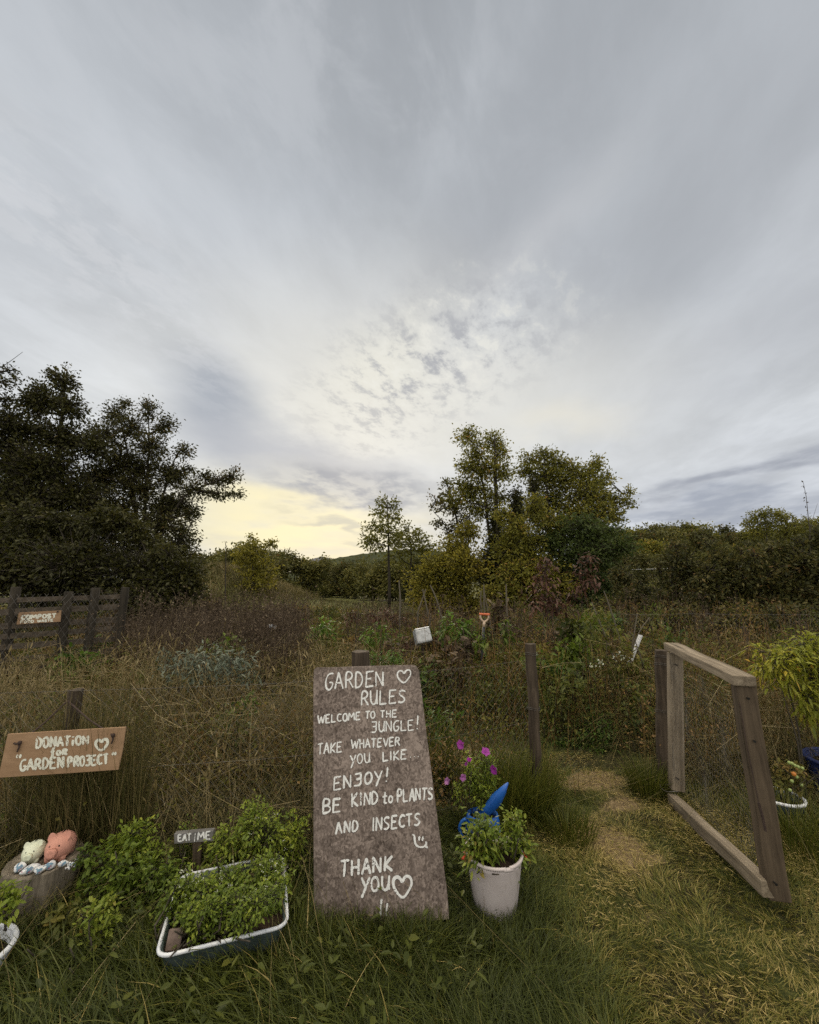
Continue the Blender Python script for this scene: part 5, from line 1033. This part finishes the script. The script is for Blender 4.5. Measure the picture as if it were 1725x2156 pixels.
# ------------------------------------------------------------------ pots and tubs
def soil_disc(c, r, z, a=None, sc=(1, 1, 1)):
    a = a or Acc(); n = 26; an = np.arange(n) * 2 * math.pi / n; vs = [np.array([[c[0], c[1], z + .02]])]
    for f, h in ((.35, .016), (.7, .008), (1.0, 0)): vs.append(np.stack([c[0] + np.cos(an) * r * f * sc[0], c[1] + np.sin(an) * r * f * sc[1], np.full(n, z + h) + rng.uniform(-.006, .006, n)], 1))
    a.add(np.concatenate(vs), t=[[0, 1 + k, 1 + (k + 1) % n] for k in range(n)], q=[[1 + i * n + k, 1 + (i + 1) * n + k, 1 + (i + 1) * n + (k + 1) % n, 1 + i * n + (k + 1) % n] for i in range(2) for k in range(n)]); return a
def build_bucket():
    c = (.395, 2.165); h = .255; root = thing('plastic_bucket', 'dusty white plastic bucket planted with basil right of the rules board', 'bucket', (c[0], c[1], 0))
    a = Acc(); a.lathe([(.088, 0), (.094, .012), (.126, h - .03), (.128, h - .022), (.128, h - .008), (.121, h - .006), (.120, h - .05), (.09, .02), (.0001, .018)], (c[0], c[1], 0), 56); part('body', a, M['bucket'], root, smooth=True)
    r = Acc(); an = np.linspace(0, 2 * math.pi, 61)[:-1]
    for i in range(60):
        a0, a1 = an[i], an[(i + 1) % 60]
    ring = np.stack([c[0] + .129 * np.cos(np.linspace(-1.2, 4.95, 60)), c[1] + .129 * np.sin(np.linspace(-1.2, 4.95, 60)), np.full(60, h)], 1); r.tube(ring, .0075, 8); r.tube(np.stack([c[0] + .129 * np.cos(np.linspace(4.85, 5.2, 8)), c[1] + .129 * np.sin(np.linspace(4.85, 5.2, 8)), np.linspace(h - .002, h - .006, 8)], 1), .0085, 8)
    part('rim', r, M['bucket'], root, smooth=True)
    for s_ in (-1, 1):
        l = Acc(); l.box((c[0] + s_ * .136, c[1] - .01, h - .022), (.012, .024, .036)); l.lathe([(.007, -.008), (.007, .008)], (c[0] + s_ * .145, c[1] - .012, h - .022), 12, rot=Matrix.Rotation(R(90), 3, 'Y')); part('handle_lug', l, M['orange'], root, bevel=.002)
    part('soil', soil_disc(c, .121, h - .035), M['soil'], root, smooth=True)
    return c, h
BK, BH = build_bucket()
def build_tub():
    A, B, Cc, D = np.array([-.925, 1.742]), np.array([-.485, 1.887]), np.array([-.635, 2.32]), np.array([-1.07, 2.165]); z = .15
    cen = (A + B + Cc + D) / 4; root = thing('enamel_tub', 'chipped white rimmed enamel tub full of herbs set in the grass', 'planter', (cen[0], cen[1], 0))
    def loop(sc, zz, rr=.055):
        cs = [cen + (p - cen) * sc for p in (A, B, Cc, D)]; out = []
        for i in range(4):
            p, a_, b_ = cs[i], cs[i - 1], cs[(i + 1) % 4]; d0 = (a_ - p) / np.linalg.norm(a_ - p); d1 = (b_ - p) / np.linalg.norm(b_ - p)
            for t_ in np.linspace(0, 1, 7): q = (p + d0 * rr) * (1 - t_) ** 2 + 2 * p * t_ * (1 - t_) + (p + d1 * rr) * t_ ** 2; out.append([q[0], q[1], zz])
        return np.array(out)
    n = 28; a = Acc(); rows = [loop(.80, 0), loop(.86, .03), loop(.97, z - .012), loop(.985, z), loop(.95, z - .004), loop(.93, z - .05)]
    a.add(np.concatenate(rows), q=[[i * n + k, i * n + (k + 1) % n, (i + 1) * n + (k + 1) % n, (i + 1) * n + k] for i in range(len(rows) - 1) for k in range(n)]); part('basin', a, M['enamel_side'], root, smooth=True)
    r = Acc(); lp = loop(1.0, z); lp = np.concatenate([lp, lp[:1]]); r.tube(lp, .0068, 8, cap=False); part('rim', r, M['enamel'], root, smooth=True)
    s_ = Acc(); lo = loop(.94, z - .035); s_.add(np.concatenate([[[*cen, z - .005]], loop(.5, z - .012), lo]), t=[[0, 1 + k, 1 + (k + 1) % n] for k in range(n)], q=[[1 + k, 1 + n + k, 1 + n + (k + 1) % n, 1 + (k + 1) % n] for k in range(n)]); part('soil', s_, M['soil'], root, smooth=True)
    b = Acc(); p = G(368, 1978, .14); b.box(p, (.052, .022, .062), Euler((R(-28), R(4), R(16))).to_matrix()); solo('brick_piece', b, M['brick'], 'pale broken brick propped in the near corner of the enamel tub', 'brick', tuple(p), bevel=.004)
build_tub()
def round_pot(name, label, c, r, h, mat, rim_mat, soil=True, rim=.010):
    root = thing(name, label, 'pot', (c[0], c[1], 0)); a = Acc(); a.lathe([(r * .75, 0), (r * .82, .02), (r * .98, h - .02), (r * .98, h), (r * .94, h), (r * .90, h - .05)], (c[0], c[1], 0), 48); part('body', a, mat, root, smooth=True)
    b = Acc(); an = np.linspace(0, 2 * math.pi, 49); b.tube(np.stack([c[0] + r * np.cos(an), c[1] + r * np.sin(an), np.full(49, h)], 1), rim, 8, cap=False); part('rim', b, rim_mat, root, smooth=True)
    if soil: part('soil', soil_disc(c, r * .93, h - .045), M['soil'], root, smooth=True)
    return root
round_pot('white_pot', 'white rimmed round pot cut by the lower left edge of the photo', (-1.66, 1.80), .13, .12, M['enamel'], M['enamel'])
round_pot('plant_bowl', 'low white rimmed bowl with tomatoes beside the dark gate upright', (2.40, 2.93), .125, .13, M['enamel_side'], M['enamel'])
round_pot('blue_tub', 'large dark blue plastic tub at the right edge behind the tomato bowl', (3.04, 3.10), .22, .27, M['navy'], M['navy'], rim=.014)
def build_can():
    c = np.array([.43, 2.68]); root = thing('watering_can', 'bright blue plastic watering can half hidden behind the bucket with purple flowers in it', 'watering can', (c[0], c[1], 0))
    a = Acc(); a.lathe([(.085, .0), (.10, .02), (.098, .08), (.092, .13), (.086, .155), (.078, .158), (.075, .13), (.075, .05), (.001, .045)], (c[0], c[1], 0), 36, sc=(1.05, .85, 1)); part('body', a, M['blue'], root, smooth=True)
    p = [at(1008, 1722, 2.66), at(1028, 1704, 2.64), at(1045, 1684, 2.62), at(1059, 1665, 2.6), at(1070, 1648, 2.59)]
    s_ = Acc(); s_.tube(p, [.026, .028, .034, .021, .004], 16); part('spout', s_, M['blue'], root, smooth=True)
    h = Acc(); an = np.linspace(.3, math.pi * 1.25, 16); h.tube([[c[0] - .085 - .055 * math.sin(t_), c[1] - .03, .09 + .055 * math.cos(t_)] for t_ in an], .009, 8); part('handle', h, M['blue'], root, smooth=True)
    part('soil', soil_disc(c, .078, .13, sc=(1.0, .8, 1)), M['soil'], root, smooth=True)
build_can()

# ------------------------------------------------------------------ single plants
PN = ('stem', 'foliage')
def plant(name, label, Y, clumps, stems, leaf, lsz, dens=1.0, tint=(0, 1), aspect=.5, droop=.2, cat='plant', group=None, per=9, near=True, twig=.0018, spray=.14, potted=False):
    return tree(name, label, cat, Y, clumps, stems, leaf, lsz, dens, group, tint, trunk_r=.012, twig_r=twig, near=near, droop=droop, aspect=aspect, names=PN, per=per, spray=spray, limbs=True, potted=potted)
def stems_to(clumps, by, r=.004): return [[(c[0] * .6 + clumps[0][0] * .4, by, r * 1.5), (c[0], c[1], r)] for c in clumps]
def blossom(root, clumps, Y, n, size, mat='whiteflower', per=5):
    a = Acc(); sc = Y / FL
    for px, py, rx, ry in clumps:
        c = at(px, py, Y); g = rng.normal(size=(n, 3)); g /= np.linalg.norm(g, axis=1)[:, None]; p = c + g * np.array([rx, rx * .8, ry]) * sc * rng.uniform(.7, 1.15, (n, 1)); p = np.repeat(p, per, 0) + rng.normal(0, size * .6, (n * per, 3))
        a.leaves(p, rng.normal(size=(n * per, 3)), size, size * .7, rng.uniform(0, 1, n * per))
    o = part('blossom', a, L[mat], root); o['kind'] = 'stuff'; return o
def build_plants():
    T = 1.0
    # in the tub
    c = [(395, 1870, 26, 34), (425, 1900, 30, 26), (390, 1905, 22, 22), (440, 1865, 26, 26), (400, 1935, 26, 16), (440, 1932, 28, 18), (378, 1930, 14, 16)]; o = plant('herb_plant', 'pale flowering herb in the left half of the enamel tub', 1.98, c, stems_to(c, 1962), 'herb', .019, 1.2, (.25, 1), potted=True); blossom(o, [(395, 1862, 24, 24), (430, 1875, 30, 24)], 1.96, 26, .006)
    c = [(480, 1855, 34, 32), (520, 1870, 38, 30), (500, 1900, 40, 26), (560, 1850, 32, 34), (575, 1885, 28, 28), (545, 1905, 34, 20), (480, 1930, 30, 18), (520, 1925, 30, 16), (570, 1910, 22, 16), (592, 1870, 14, 24)]; o = plant('herb_plant', 'dense green herb filling the right half of the enamel tub', 2.06, c, stems_to(c, 1945), 'herb', .019, 1.2, (.15, .95), potted=True); blossom(o, [(490, 1850, 28, 24), (575, 1845, 26, 30)], 2.04, 22, .006)
    c = [(392, 1925, 20, 20), (425, 1930, 26, 22), (462, 1918, 28, 22), (505, 1908, 30, 22), (548, 1895, 28, 20), (580, 1885, 18, 20), (440, 1900, 26, 20), (425, 1958, 22, 16), (470, 1944, 26, 18), (515, 1930, 26, 16), (556, 1916, 22, 14), (400, 1950, 16, 16)]; o = plant('herb_plant', 'low pale herb along the near rim of the enamel tub', 1.855, c, stems_to(c, 1975), 'herb', .016, .8, (.1, .9), potted=True); blossom(o, [(440, 1905, 26, 20), (540, 1885, 26, 18)], 1.9, 14, .005)
    c = [(470, 1800, 34, 34), (520, 1785, 38, 46), (560, 1755, 40, 50), (600, 1800, 30, 44), (480, 1765, 28, 34), (620, 1760, 20, 40), (530, 1725, 26, 30), (440, 1815, 24, 26)]; o = plant('tall_weed', 'tall yellow green weed with tiny flowers behind the enamel tub', 2.3, c, stems_to(c, 1900), 'herb', .021, .9, (.35, 1)); blossom(o, [(560, 1760, 34, 44), (600, 1790, 18, 30)], 2.3, 30, .006)
    c = [(395, 1760, 16, 30), (375, 1800, 20, 26), (400, 1815, 24, 24), (430, 1800, 24, 24)]; plant('feathery_weed', 'feathery green weed around the EAT ME stake', 2.34, c, stems_to(c, 1880), 'herb', .016, .6, (.05, .8))
    # between stump and tub
    c = [(270, 1760, 30, 20), (295, 1745, 26, 18), (245, 1775, 22, 18), (305, 1775, 24, 18), (285, 1790, 34, 24), (240, 1800, 26, 20), (330, 1800, 24, 24)]; plant('mint_plant', 'bright leafy plant behind the gap between stump and tub', 2.25, c, stems_to(c, 1880), 'herb', .028, 1.0, (.2, 1), .45)
    c = [(205, 1830, 24, 30), (235, 1860, 28, 28), (195, 1875, 20, 24), (265, 1830, 28, 24), (255, 1885, 30, 22), (180, 1800, 16, 22), (290, 1905, 26, 20), (250, 1830, 30, 24)]; plant('leafy_weed', 'dull green leafy weed right beside the stump', 2.12, c, stems_to(c, 1940), 'herb', .026, .85, (0, .7), .55)
    c = [(300, 1850, 26, 26), (330, 1830, 22, 24), (320, 1885, 24, 22), (345, 1870, 16, 26), (310, 1925, 24, 18), (360, 1830, 18, 24), (290, 1940, 20, 16)]; plant('trailing_herb', 'small leafy herb spilling over the left rim of the enamel tub', 1.93, [(352, 1915, 16, 24), (362, 1880, 18, 24), (340, 1945, 12, 18)], stems_to([(352, 1915, 16, 24), (362, 1880, 18, 24)], 1990), 'herb', .018, .8, (.05, .8)); plant('leafy_weed', 'dark leafy weed touching the left rim of the enamel tub', 2.12, c, stems_to(c, 1945), 'herb', .025, .85, (.05, .75), .5)
    c = [(208, 1918, 20, 14), (222, 1908, 16, 12), (200, 1940, 18, 16), (222, 1940, 16, 16), (212, 1965, 18, 14)]; plant('small_basil', 'small yellow green basil in front of the stump', 1.9, c, stems_to(c, 1975), 'basil', .026, 1.4, (.45, .95), .42)
    c = [(118, 1945, 14, 10), (130, 1930, 14, 8), (110, 1965, 14, 14)]; plant('seedling', 'few broad dusty leaves growing against the stump foot', 1.96, c, stems_to(c, 1975), 'weed', .036, .4, (.3, .75), .5)
    c = [(8, 1890, 16, 14), (-8, 1875, 20, 20), (16, 1910, 12, 12), (-20, 1900, 26, 30)]; plant('potted_plant', 'yellow green plant growing in the cut off white pot', 1.86, c, stems_to(c, 1960), 'herb', .028, .8, (.3, .95), potted=True)
    c = [(5, 1725, 14, 26), (-10, 1750, 20, 26)]; plant('small_shrub', 'pale leafy sprig at the left edge behind the piggy banks', 2.5, c, stems_to(c, 1850), 'herb', .024, .6, (.3, .9))
    # bucket
    c = [(1005, 1745, 24, 24), (1020, 1765, 30, 24), (1000, 1785, 26, 22), (1035, 1790, 26, 24), (990, 1765, 16, 18), (1030, 1740, 18, 18)]; plant('basil_plant', 'dense bright green basil on the left side of the bucket', 2.13, c, stems_to(c, 1840), 'basil', .028, 1.5, (.15, .95), .42, .25, potted=True)
    c = [(1075, 1755, 18, 24), (1095, 1765, 18, 22), (1085, 1790, 24, 22), (1070, 1805, 20, 20), (1105, 1795, 12, 18), (1075, 1725, 6, 16), (1090, 1722, 6, 16)]; plant('basil_plant', 'going to seed basil with yellowing leaves on the right side of the bucket', 2.17, c, stems_to(c, 1838), 'basil', .026, 1.1, (.35, 1.0), .45, .25, potted=True)
    # petunia in the can
    c = [(985, 1600, 8, 20), (1000, 1640, 22, 26), (1025, 1610, 18, 26), (1010, 1665, 24, 22), (990, 1630, 12, 26), (1030, 1640, 14, 22), (965, 1665, 10, 18)]
    o = plant('petunia', 'straggly plant with magenta flowers growing in the blue watering can', 2.72, c, stems_to(c, 1715, .003), 'herb', .022, .95, (.2, .95), .42, per=8, potted=True)
    for px, py, s_, tn in ((970, 1568, .034, .6), (1023, 1583, .034, .6), (988, 1600, .018, .5), (981, 1608, .016, .2), (1040, 1621, .034, .4), (975, 1637, .026, .85), (942, 1645, .026, 1.0)):
        p = at(px, py, 2.66); f = Acc(); ax = unit(np.array([rng.uniform(-1.2, 1.2), -1, rng.uniform(-.5, 1.6)])); s_ *= .85; u = unit(np.cross(ax, [0, 0, 1])); v = np.cross(u, ax); m = 15
        rim = [p + (u * math.cos(6.283 * k / m) + v * math.sin(6.283 * k / m)) * s_ * (.82 if k % 3 else 1.02) + ax * .006 * (k % 2) for k in range(m)]
        f.add(np.array([p - ax * s_ * .9] + [p - ax * s_ * .15 + (r_ - p) * .35 for r_ in rim] + rim), t=[[0, 1 + k, 1 + (k + 1) % m] for k in range(m)], q=[[1 + k, 1 + m + k, 1 + m + (k + 1) % m, 1 + (k + 1) % m] for k in range(m)], a=tn)
        st = Acc(); st.tube([p - ax * s_ * .8, p - ax * s_ * 1.2 + [0, .02, -.06], at(px + (1005 - px) * .4, py + 50, 2.72)], .0014, 4); sk = part('flower_stalk', st, L['weed'], o); part('flower', f, L['flower'], sk, smooth=True)
    # right side
    c = [(1700, 1350, 40, 20), (1660, 1375, 34, 24), (1620, 1385, 26, 22), (1690, 1400, 40, 34), (1640, 1420, 30, 26), (1600, 1372, 14, 14), (1720, 1430, 36, 40), (1690, 1460, 26, 34), (1610, 1410, 16, 16), (1740, 1380, 40, 40), (1715, 1490, 24, 34)]
    plant('pepper_plant', 'tall yellowing pepper plant with drooping leaves at the right edge', 3.15, c, [[(1700, 1690, .012), (1690, 1540, .010), (1660, 1380, .004)], [(1725, 1690, .012), (1722, 1520, .010), (1720, 1400, .004)], [(1690, 1690, .010), (1680, 1560, .008), (1640, 1430, .003)]], 'pepper', .047, 1.35, (.1, 1), .34, .5, per=6, twig=.003)
    c = [(1650, 1620, 22, 16), (1670, 1640, 22, 18), (1640, 1645, 16, 14), (1680, 1620, 16, 12)]
    o = plant('tomato_plant', 'withering tomato plant with small pale fruit in the white rimmed bowl', 2.95, c, stems_to(c, 1680, .003), 'weed', .034, .5, (.4, .95), .5, potted=True)
    for px, py, tn in ((1668, 1608, 0), (1674, 1612, 0), (1662, 1606, 0), (1681, 1615, 0), (1690, 1618, 0), (1672, 1630, 1), (1678, 1636, 0), (1668, 1645, 0), (1688, 1653, 0), (1664, 1664, 0)):
        f = Acc(); f.ball(at(px, py, 2.86), np.array([1, 1, 1.05]) * (.0105 if not tn else .013), 12, 8); part('tomato', f, M['orange_fruit'] if tn else M['green_fruit'], o, smooth=True)
    c = [(440, 1385, 55, 22), (500, 1385, 40, 22), (385, 1400, 40, 20), (440, 1415, 60, 22), (510, 1415, 36, 24), (350, 1390, 20, 14)]; plant('sage_bush', 'silvery grey green bush rising out of the dry meadow grass', 3.9, c, stems_to(c, 1500, .006), 'sage', .055, 1.0, (.3, 1), .26, .25, per=8, cat='shrub')
    for lb, Y, c, tn in (('bright green clump beside the gap to the far field', 7.6, [(680, 1318, 18, 14), (672, 1335, 16, 12), (690, 1335, 16, 12)], (.3, 1)), ('yellow green leafy clump left of the white box', 6.5, [(800, 1325, 22, 18), (815, 1350, 20, 16), (785, 1345, 16, 16)], (.15, .85)),
                         ('broad green leafy clump right of the white box', 6.3, [(950, 1310, 26, 16), (970, 1335, 24, 16), (935, 1330, 20, 16), (985, 1320, 14, 14)], (.1, .8)), ('low green clump behind the barky post top', 4.2, [(800, 1395, 26, 16), (830, 1385, 22, 16), (780, 1385, 18, 12)], (0, .6)),
                         ('fresh green weed clump on the far side of the path', 4.2, [(1200, 1540, 50, 24), (1250, 1520, 40, 30), (1180, 1570, 40, 18), (1240, 1560, 40, 22)], (0, .5))):
        plant('green_clump', lb, Y, c, stems_to(c, c[0][1] + 60, .004), 'bright', .016 * Y if Y > 5 else .04, .8, tn, .35, .3)
    for lb, Y, c, x0 in (('tall withered plant with reddish brown leaves straight above the thin post', 6.0, [(1150, 1205, 18, 20), (1145, 1235, 28, 22), (1160, 1262, 30, 20), (1125, 1270, 24, 16), (1180, 1280, 24, 14), (1150, 1185, 10, 12)], 1160), ('second withered brown plant nearer the broken white board', 6.6, [(1235, 1180, 18, 16), (1228, 1205, 18, 20), (1245, 1225, 16, 18), (1225, 1235, 14, 14), (1210, 1255, 14, 10)], 1240)):
        plant('withered_plant', lb, Y, c, [[(x0 - 4, 1420, .012), (x0 - 8, 1300, .009), (c[0][0], c[0][1], .004)], [(x0 + 26, 1430, .010), (x0 + 6, 1300, .008), (c[2][0], c[2][1], .004)], [(x0 - 24, 1400, .008), (x0 - 14, 1290, .006)]], 'brown', .078, .8, (0, 1), .42, .5, per=7, near=True, twig=.004)
    c = [(1255, 1290, 24, 16), (1290, 1320, 28, 20), (1270, 1350, 30, 20), (1310, 1365, 26, 18), (1245, 1330, 18, 18), (1330, 1395, 26, 18), (1290, 1400, 34, 22), (1310, 1420, 30, 20)]; o = plant('climbing_bean', 'pale leafy climber on leaning sticks left of the broken white board', 4.6, c, stems_to(c, 1450, .004), 'wild', .046, .55, (.3, .8), .55, .3); blossom(o, [(1258, 1393, 10, 8), (1305, 1385, 10, 8)], 4.5, 5, .03, per=3)
    c = [(745, 1300, 16, 20), (835, 1310, 14, 26), (850, 1345, 10, 30), (795, 1290, 20, 18), (820, 1290, 16, 16)]; plant('dead_stalks', 'dark dead stalks with curled leaves left of the white box', 5.4, c, [[(x, 1420, .007), (x + 3, 1330, .006), (x + 8, 1265, .003)] for x in (800, 822, 838, 862, 745)], 'brown', .042, .5, (0, .8), .35, .6, near=True)
def pix(p):
    r = np.asarray(p, float) - EYE; d = r @ _fw; return 862.5 + FL * r[0] / d, 1078 - FL * (r @ _up) / d
def build_wild_plants():
    spots = []
    tries = 0
    while len(spots) < 40 and tries < 4000:
        tries += 1; y = 3.5 + 5.2 * rng.random() ** 1.3; x = rng.uniform(-.06, .60) * y
        if gatepath(np.array([x]), np.array([y]))[0] < .42 or y < behind(x) + .35: continue
        if 1.75 < x < 2.6 and y < 3.7: continue
        if min([math.hypot(x - a, y - b) for a, b in spots] + [9]) < .30 + .03 * y: continue
        spots.append((x, y))
    right = len(spots)
    while len(spots) < right + 16:
        y = 3.1 + 3.4 * rng.random(); x = -rng.uniform(.24, 1.0) * y
        if min([math.hypot(x - a, y - b) for a, b in spots]) > .4: spots.append((x, y))
    for i, (x, y) in enumerate(spots):
        h = rng.uniform(.45, .95) * (.8 if x < .16 * y else 1.1); kind = i % 5
        leaf = ('wild', 'herb', 'wild', 'stalk', 'bright')[kind]; tint = ((0, .5), (0, .6), (.2, .75), (.1, 1), (0, .55))[kind]; asp = (.5, .42, .28, .45, .35)[kind]; n = int(rng.integers(3, 7))
        px, py = pix((x, y, 0)); sc = FL / (y * .9857); cl = []
        for k in range(n):
            f = rng.uniform(.35, 1.0); cl.append((px + rng.normal(0, .13) * sc, pix((x, y, h * f))[1], rng.uniform(.07, .13) * sc * (1.25 - .5 * f), rng.uniform(.07, .13) * sc))
        st = [[(px + (c[0] - px) * .3, py, .006), (c[0], c[1] - c[3] * .9, .0025)] for c in cl]
        label = {'wild': 'leafy green weed growing in the tangle beyond the gate and the rules board', 'herb': 'fine leaved green herb growing in the tangle beyond the gate and the rules board', 'stalk': 'brown withered leafy plant standing in the tangle beyond the gate', 'bright': 'dark green narrow leaved plant in the tangle beyond the gate'}[leaf]
        grp = {'wild': 'leafy weeds', 'herb': 'fine leaved weeds', 'stalk': 'withered weeds', 'bright': 'narrow leaved weeds'}[leaf] + ' of the wild garden'
        if i >= right: label = label.split(' in the tangle')[0] + ' in the dry meadow left of the rules board'; grp = grp.replace('wild garden', 'left meadow')
        plant('garden_weed', label, y, cl, st, leaf, (.017 + .001 * kind) * y * rng.uniform(.75, 1.15), .42, tint, asp, .3, 'plant', grp, per=8, twig=.0025)
def mats2():
    M['green_fruit'] = plain_mat('unripe_tomato', (.30, .36, .12), (.24, .30, .09), .3); M['orange_fruit'] = plain_mat('ripening_tomato', (.60, .22, .04), None, .3)
mats2(); build_plants(); build_wild_plants()

# ------------------------------------------------------------------ things lying about in the garden
def build_garden_things():
    Y = 5.4; root = thing('garden_spade', 'black shafted spade stuck upright with an orange D grip', 'spade', tuple(at(1014, 1440, Y)))
    a = Acc(); b0 = at(1014, 1400, Y); t0 = at(1019, 1318, Y); t1 = at(1020, 1309, Y); a.tube([b0 - [0, 0, .25], b0, t0], .017, 10); part('shaft', a, M['black'], root, smooth=True)
    g = Acc(); l_, r_ = at(1011.5, 1293, Y), at(1029, 1294, Y); g.tube([t0 - [0, 0, .01], t1], [.019, .017], 10); g.tube(chaikin3([l_, at(1011.5, 1302, Y), at(1020, 1311, Y), at(1029, 1303, Y), r_]), .0125, 8); gf = part('grip_fork', g, M['pane'], root, smooth=True)
    h = Acc(); h.tube([l_ - [.012, 0, 0], l_, r_, r_ + [.012, 0, 0]], .0155, 10); part('grip_bar', h, M['grip_red'], gf, smooth=True)
    bl = Acc(); p = b0 - [0, 0, .25]; bl.box(p - [0, 0, .14], (.18, .012, .26)); part('blade', bl, M['black'], root, bevel=.004)
    # white box on a stake
    Y = 5.6; c = at(890, 1341, Y); rt = thing('plastic_box', 'tilted greyish white plastic box perched on a stake in the garden', 'box', (c[0], c[1], 0))
    Rm = Euler((R(-20), R(-9), R(14))).to_matrix(); a = Acc(); a.box(c, (.205, .17, .175), Rm); bx = part('body', a, M['lid'], rt, bevel=.02)
    a = Acc(); a.box(c + np.array(Rm) @ np.array([0, 0, .095]), (.20, .165, .018), Rm); part('lid', a, M['enamel'], bx, bevel=.008)
    a = Acc(); a.tube([(c[0] + .01, c[1] + .02, 0), (c[0], c[1], c[2])], .018, 7); part('stake', a, M['post'], rt)
    # broken white board and sticks
    Y = 4.7; a = Acc(); p0, p1 = at(1325, 1398, Y), at(1348, 1340, Y); d = unit(p1 - p0); m = (p0 + p1) / 2
    a2 = Acc(); zax = Vector(d); q = zax.to_track_quat('Z', 'Y').to_matrix(); a2.box(m, (.062, .02, np.linalg.norm(p1 - p0) * 1.1), q)
    solo('white_board', a2, M['whitewood'], 'peeling white board leaning among sticks beyond the gate', 'board', tuple(p0), bevel=.003)
    sticks = [('bent pale stick rising over the white board', [(1318, 1440), (1330, 1375), (1345, 1330), (1368, 1300)], 4.65, .008), ('thin dark stick crossing in front of the white board', [(1320, 1445), (1330, 1370), (1338, 1320), (1342, 1292)], 4.6, .009), ('crooked dark stick leaning right of the white board', [(1375, 1480), (1355, 1400), (1335, 1340), (1325, 1330)], 4.5, .008),
              ('long grey stick leaning left above the climbing plant', [(1310, 1430), (1275, 1340), (1255, 1290), (1246, 1268)], 4.9, .013), ('pale stick leaning left of the second withered plant', [(1320, 1400), (1295, 1310), (1280, 1265), (1272, 1245)], 5.6, .012),
              ('pale peeled pole standing right of the spade', [(1070, 1400), (1071, 1330), (1067, 1280), (1066, 1230)], 7.2, .02), ('tallest stick of the tripod behind the spade', [(1022, 1330), (1020, 1280), (1019, 1230)], 7.8, .018), ('left bowed stick of the tripod behind the spade', [(1008, 1330), (1016, 1290), (1012, 1270), (1013, 1245)], 7.8, .014), ('right slanting stick of the tripod behind the spade', [(1036, 1330), (1026, 1280), (1020, 1245)], 7.8, .014),
              ('stick leaning right at the far bean row', [(905, 1310), (898, 1275), (890, 1240)], 8.6, .02), ('stick leaning left at the far bean row', [(880, 1290), (890, 1260), (897, 1240)], 8.6, .018), ('slanting stick between bean row and tripod', [(930, 1300), (920, 1262), (906, 1232)], 8.4, .02), ('forked upright stick rising behind the dead stalks', [(842, 1300), (843, 1255), (840, 1222)], 8.6, .02)]
    for lb, pts, Y, r in sticks:
        a = Acc(); pp = chaikin3([at(x, y, Y) for x, y in pts]); pp[0][2] = min(pp[0][2], float(H(pp[0][0], pp[0][1]))) if False else pp[0][2]
        pp = np.concatenate([[pp[0] + (pp[0] - pp[1]) * 2 - [0, 0, .3]], pp]); pp[0][2] = float(H(pp[0][0], pp[0][1])) - .05
        a.tube(pp, np.linspace(r, r * .55, len(pp)), 6, a=.8, jit=.1); solo('garden_stick', a, M['twig'], lb, 'stick', tuple(pp[0]), 'sticks standing in the garden')
    a = Acc(); c = at(572, 1319, 6.8); 
    for k in range(5): a.box(c + [rng.uniform(-.06, .06), rng.uniform(-.03, .03), rng.uniform(-.02, .02)], (.05, .03, .025), Euler(tuple(rng.uniform(0, 3, 3))).to_matrix())
    solo('plastic_scrap', a, M['enamel'], 'crumpled white plastic scrap caught in the brown weeds', 'scrap', tuple(c))
    # white tape fence along the bank
    root = thing('tape_fence', 'white tape fence running along the bank before the wooded slope', 'fence', tuple(at(1560, 1230, 15)))
    pts = [at(1330, 1199, 15.6), at(1420, 1197, 15.3), at(1500, 1194, 15), at(1600, 1191, 14.6), at(1720, 1186, 14.2), at(1800, 1182, 14)]
    a = Acc(); a.tube(pts, .008, 5); part('tape', a, M['tape'], root)
    for p in (pts[0], pts[2], pts[3], pts[5]):
        a = Acc(); a.tube([(p[0], p[1] + .03, float(H(p[0], p[1])) - .1), (p[0], p[1] + .03, p[2] + .05)], .025, 6); part('post', a, M['post'], root)
def chaikin3(p, n=2):
    p = np.asarray(p, float)
    for _ in range(n):
        q = [p[0]]
        for a, b in zip(p[:-1], p[1:]): q += [a * .75 + b * .25, a * .25 + b * .75]
        q.append(p[-1]); p = np.array(q)
    return p
build_garden_things()
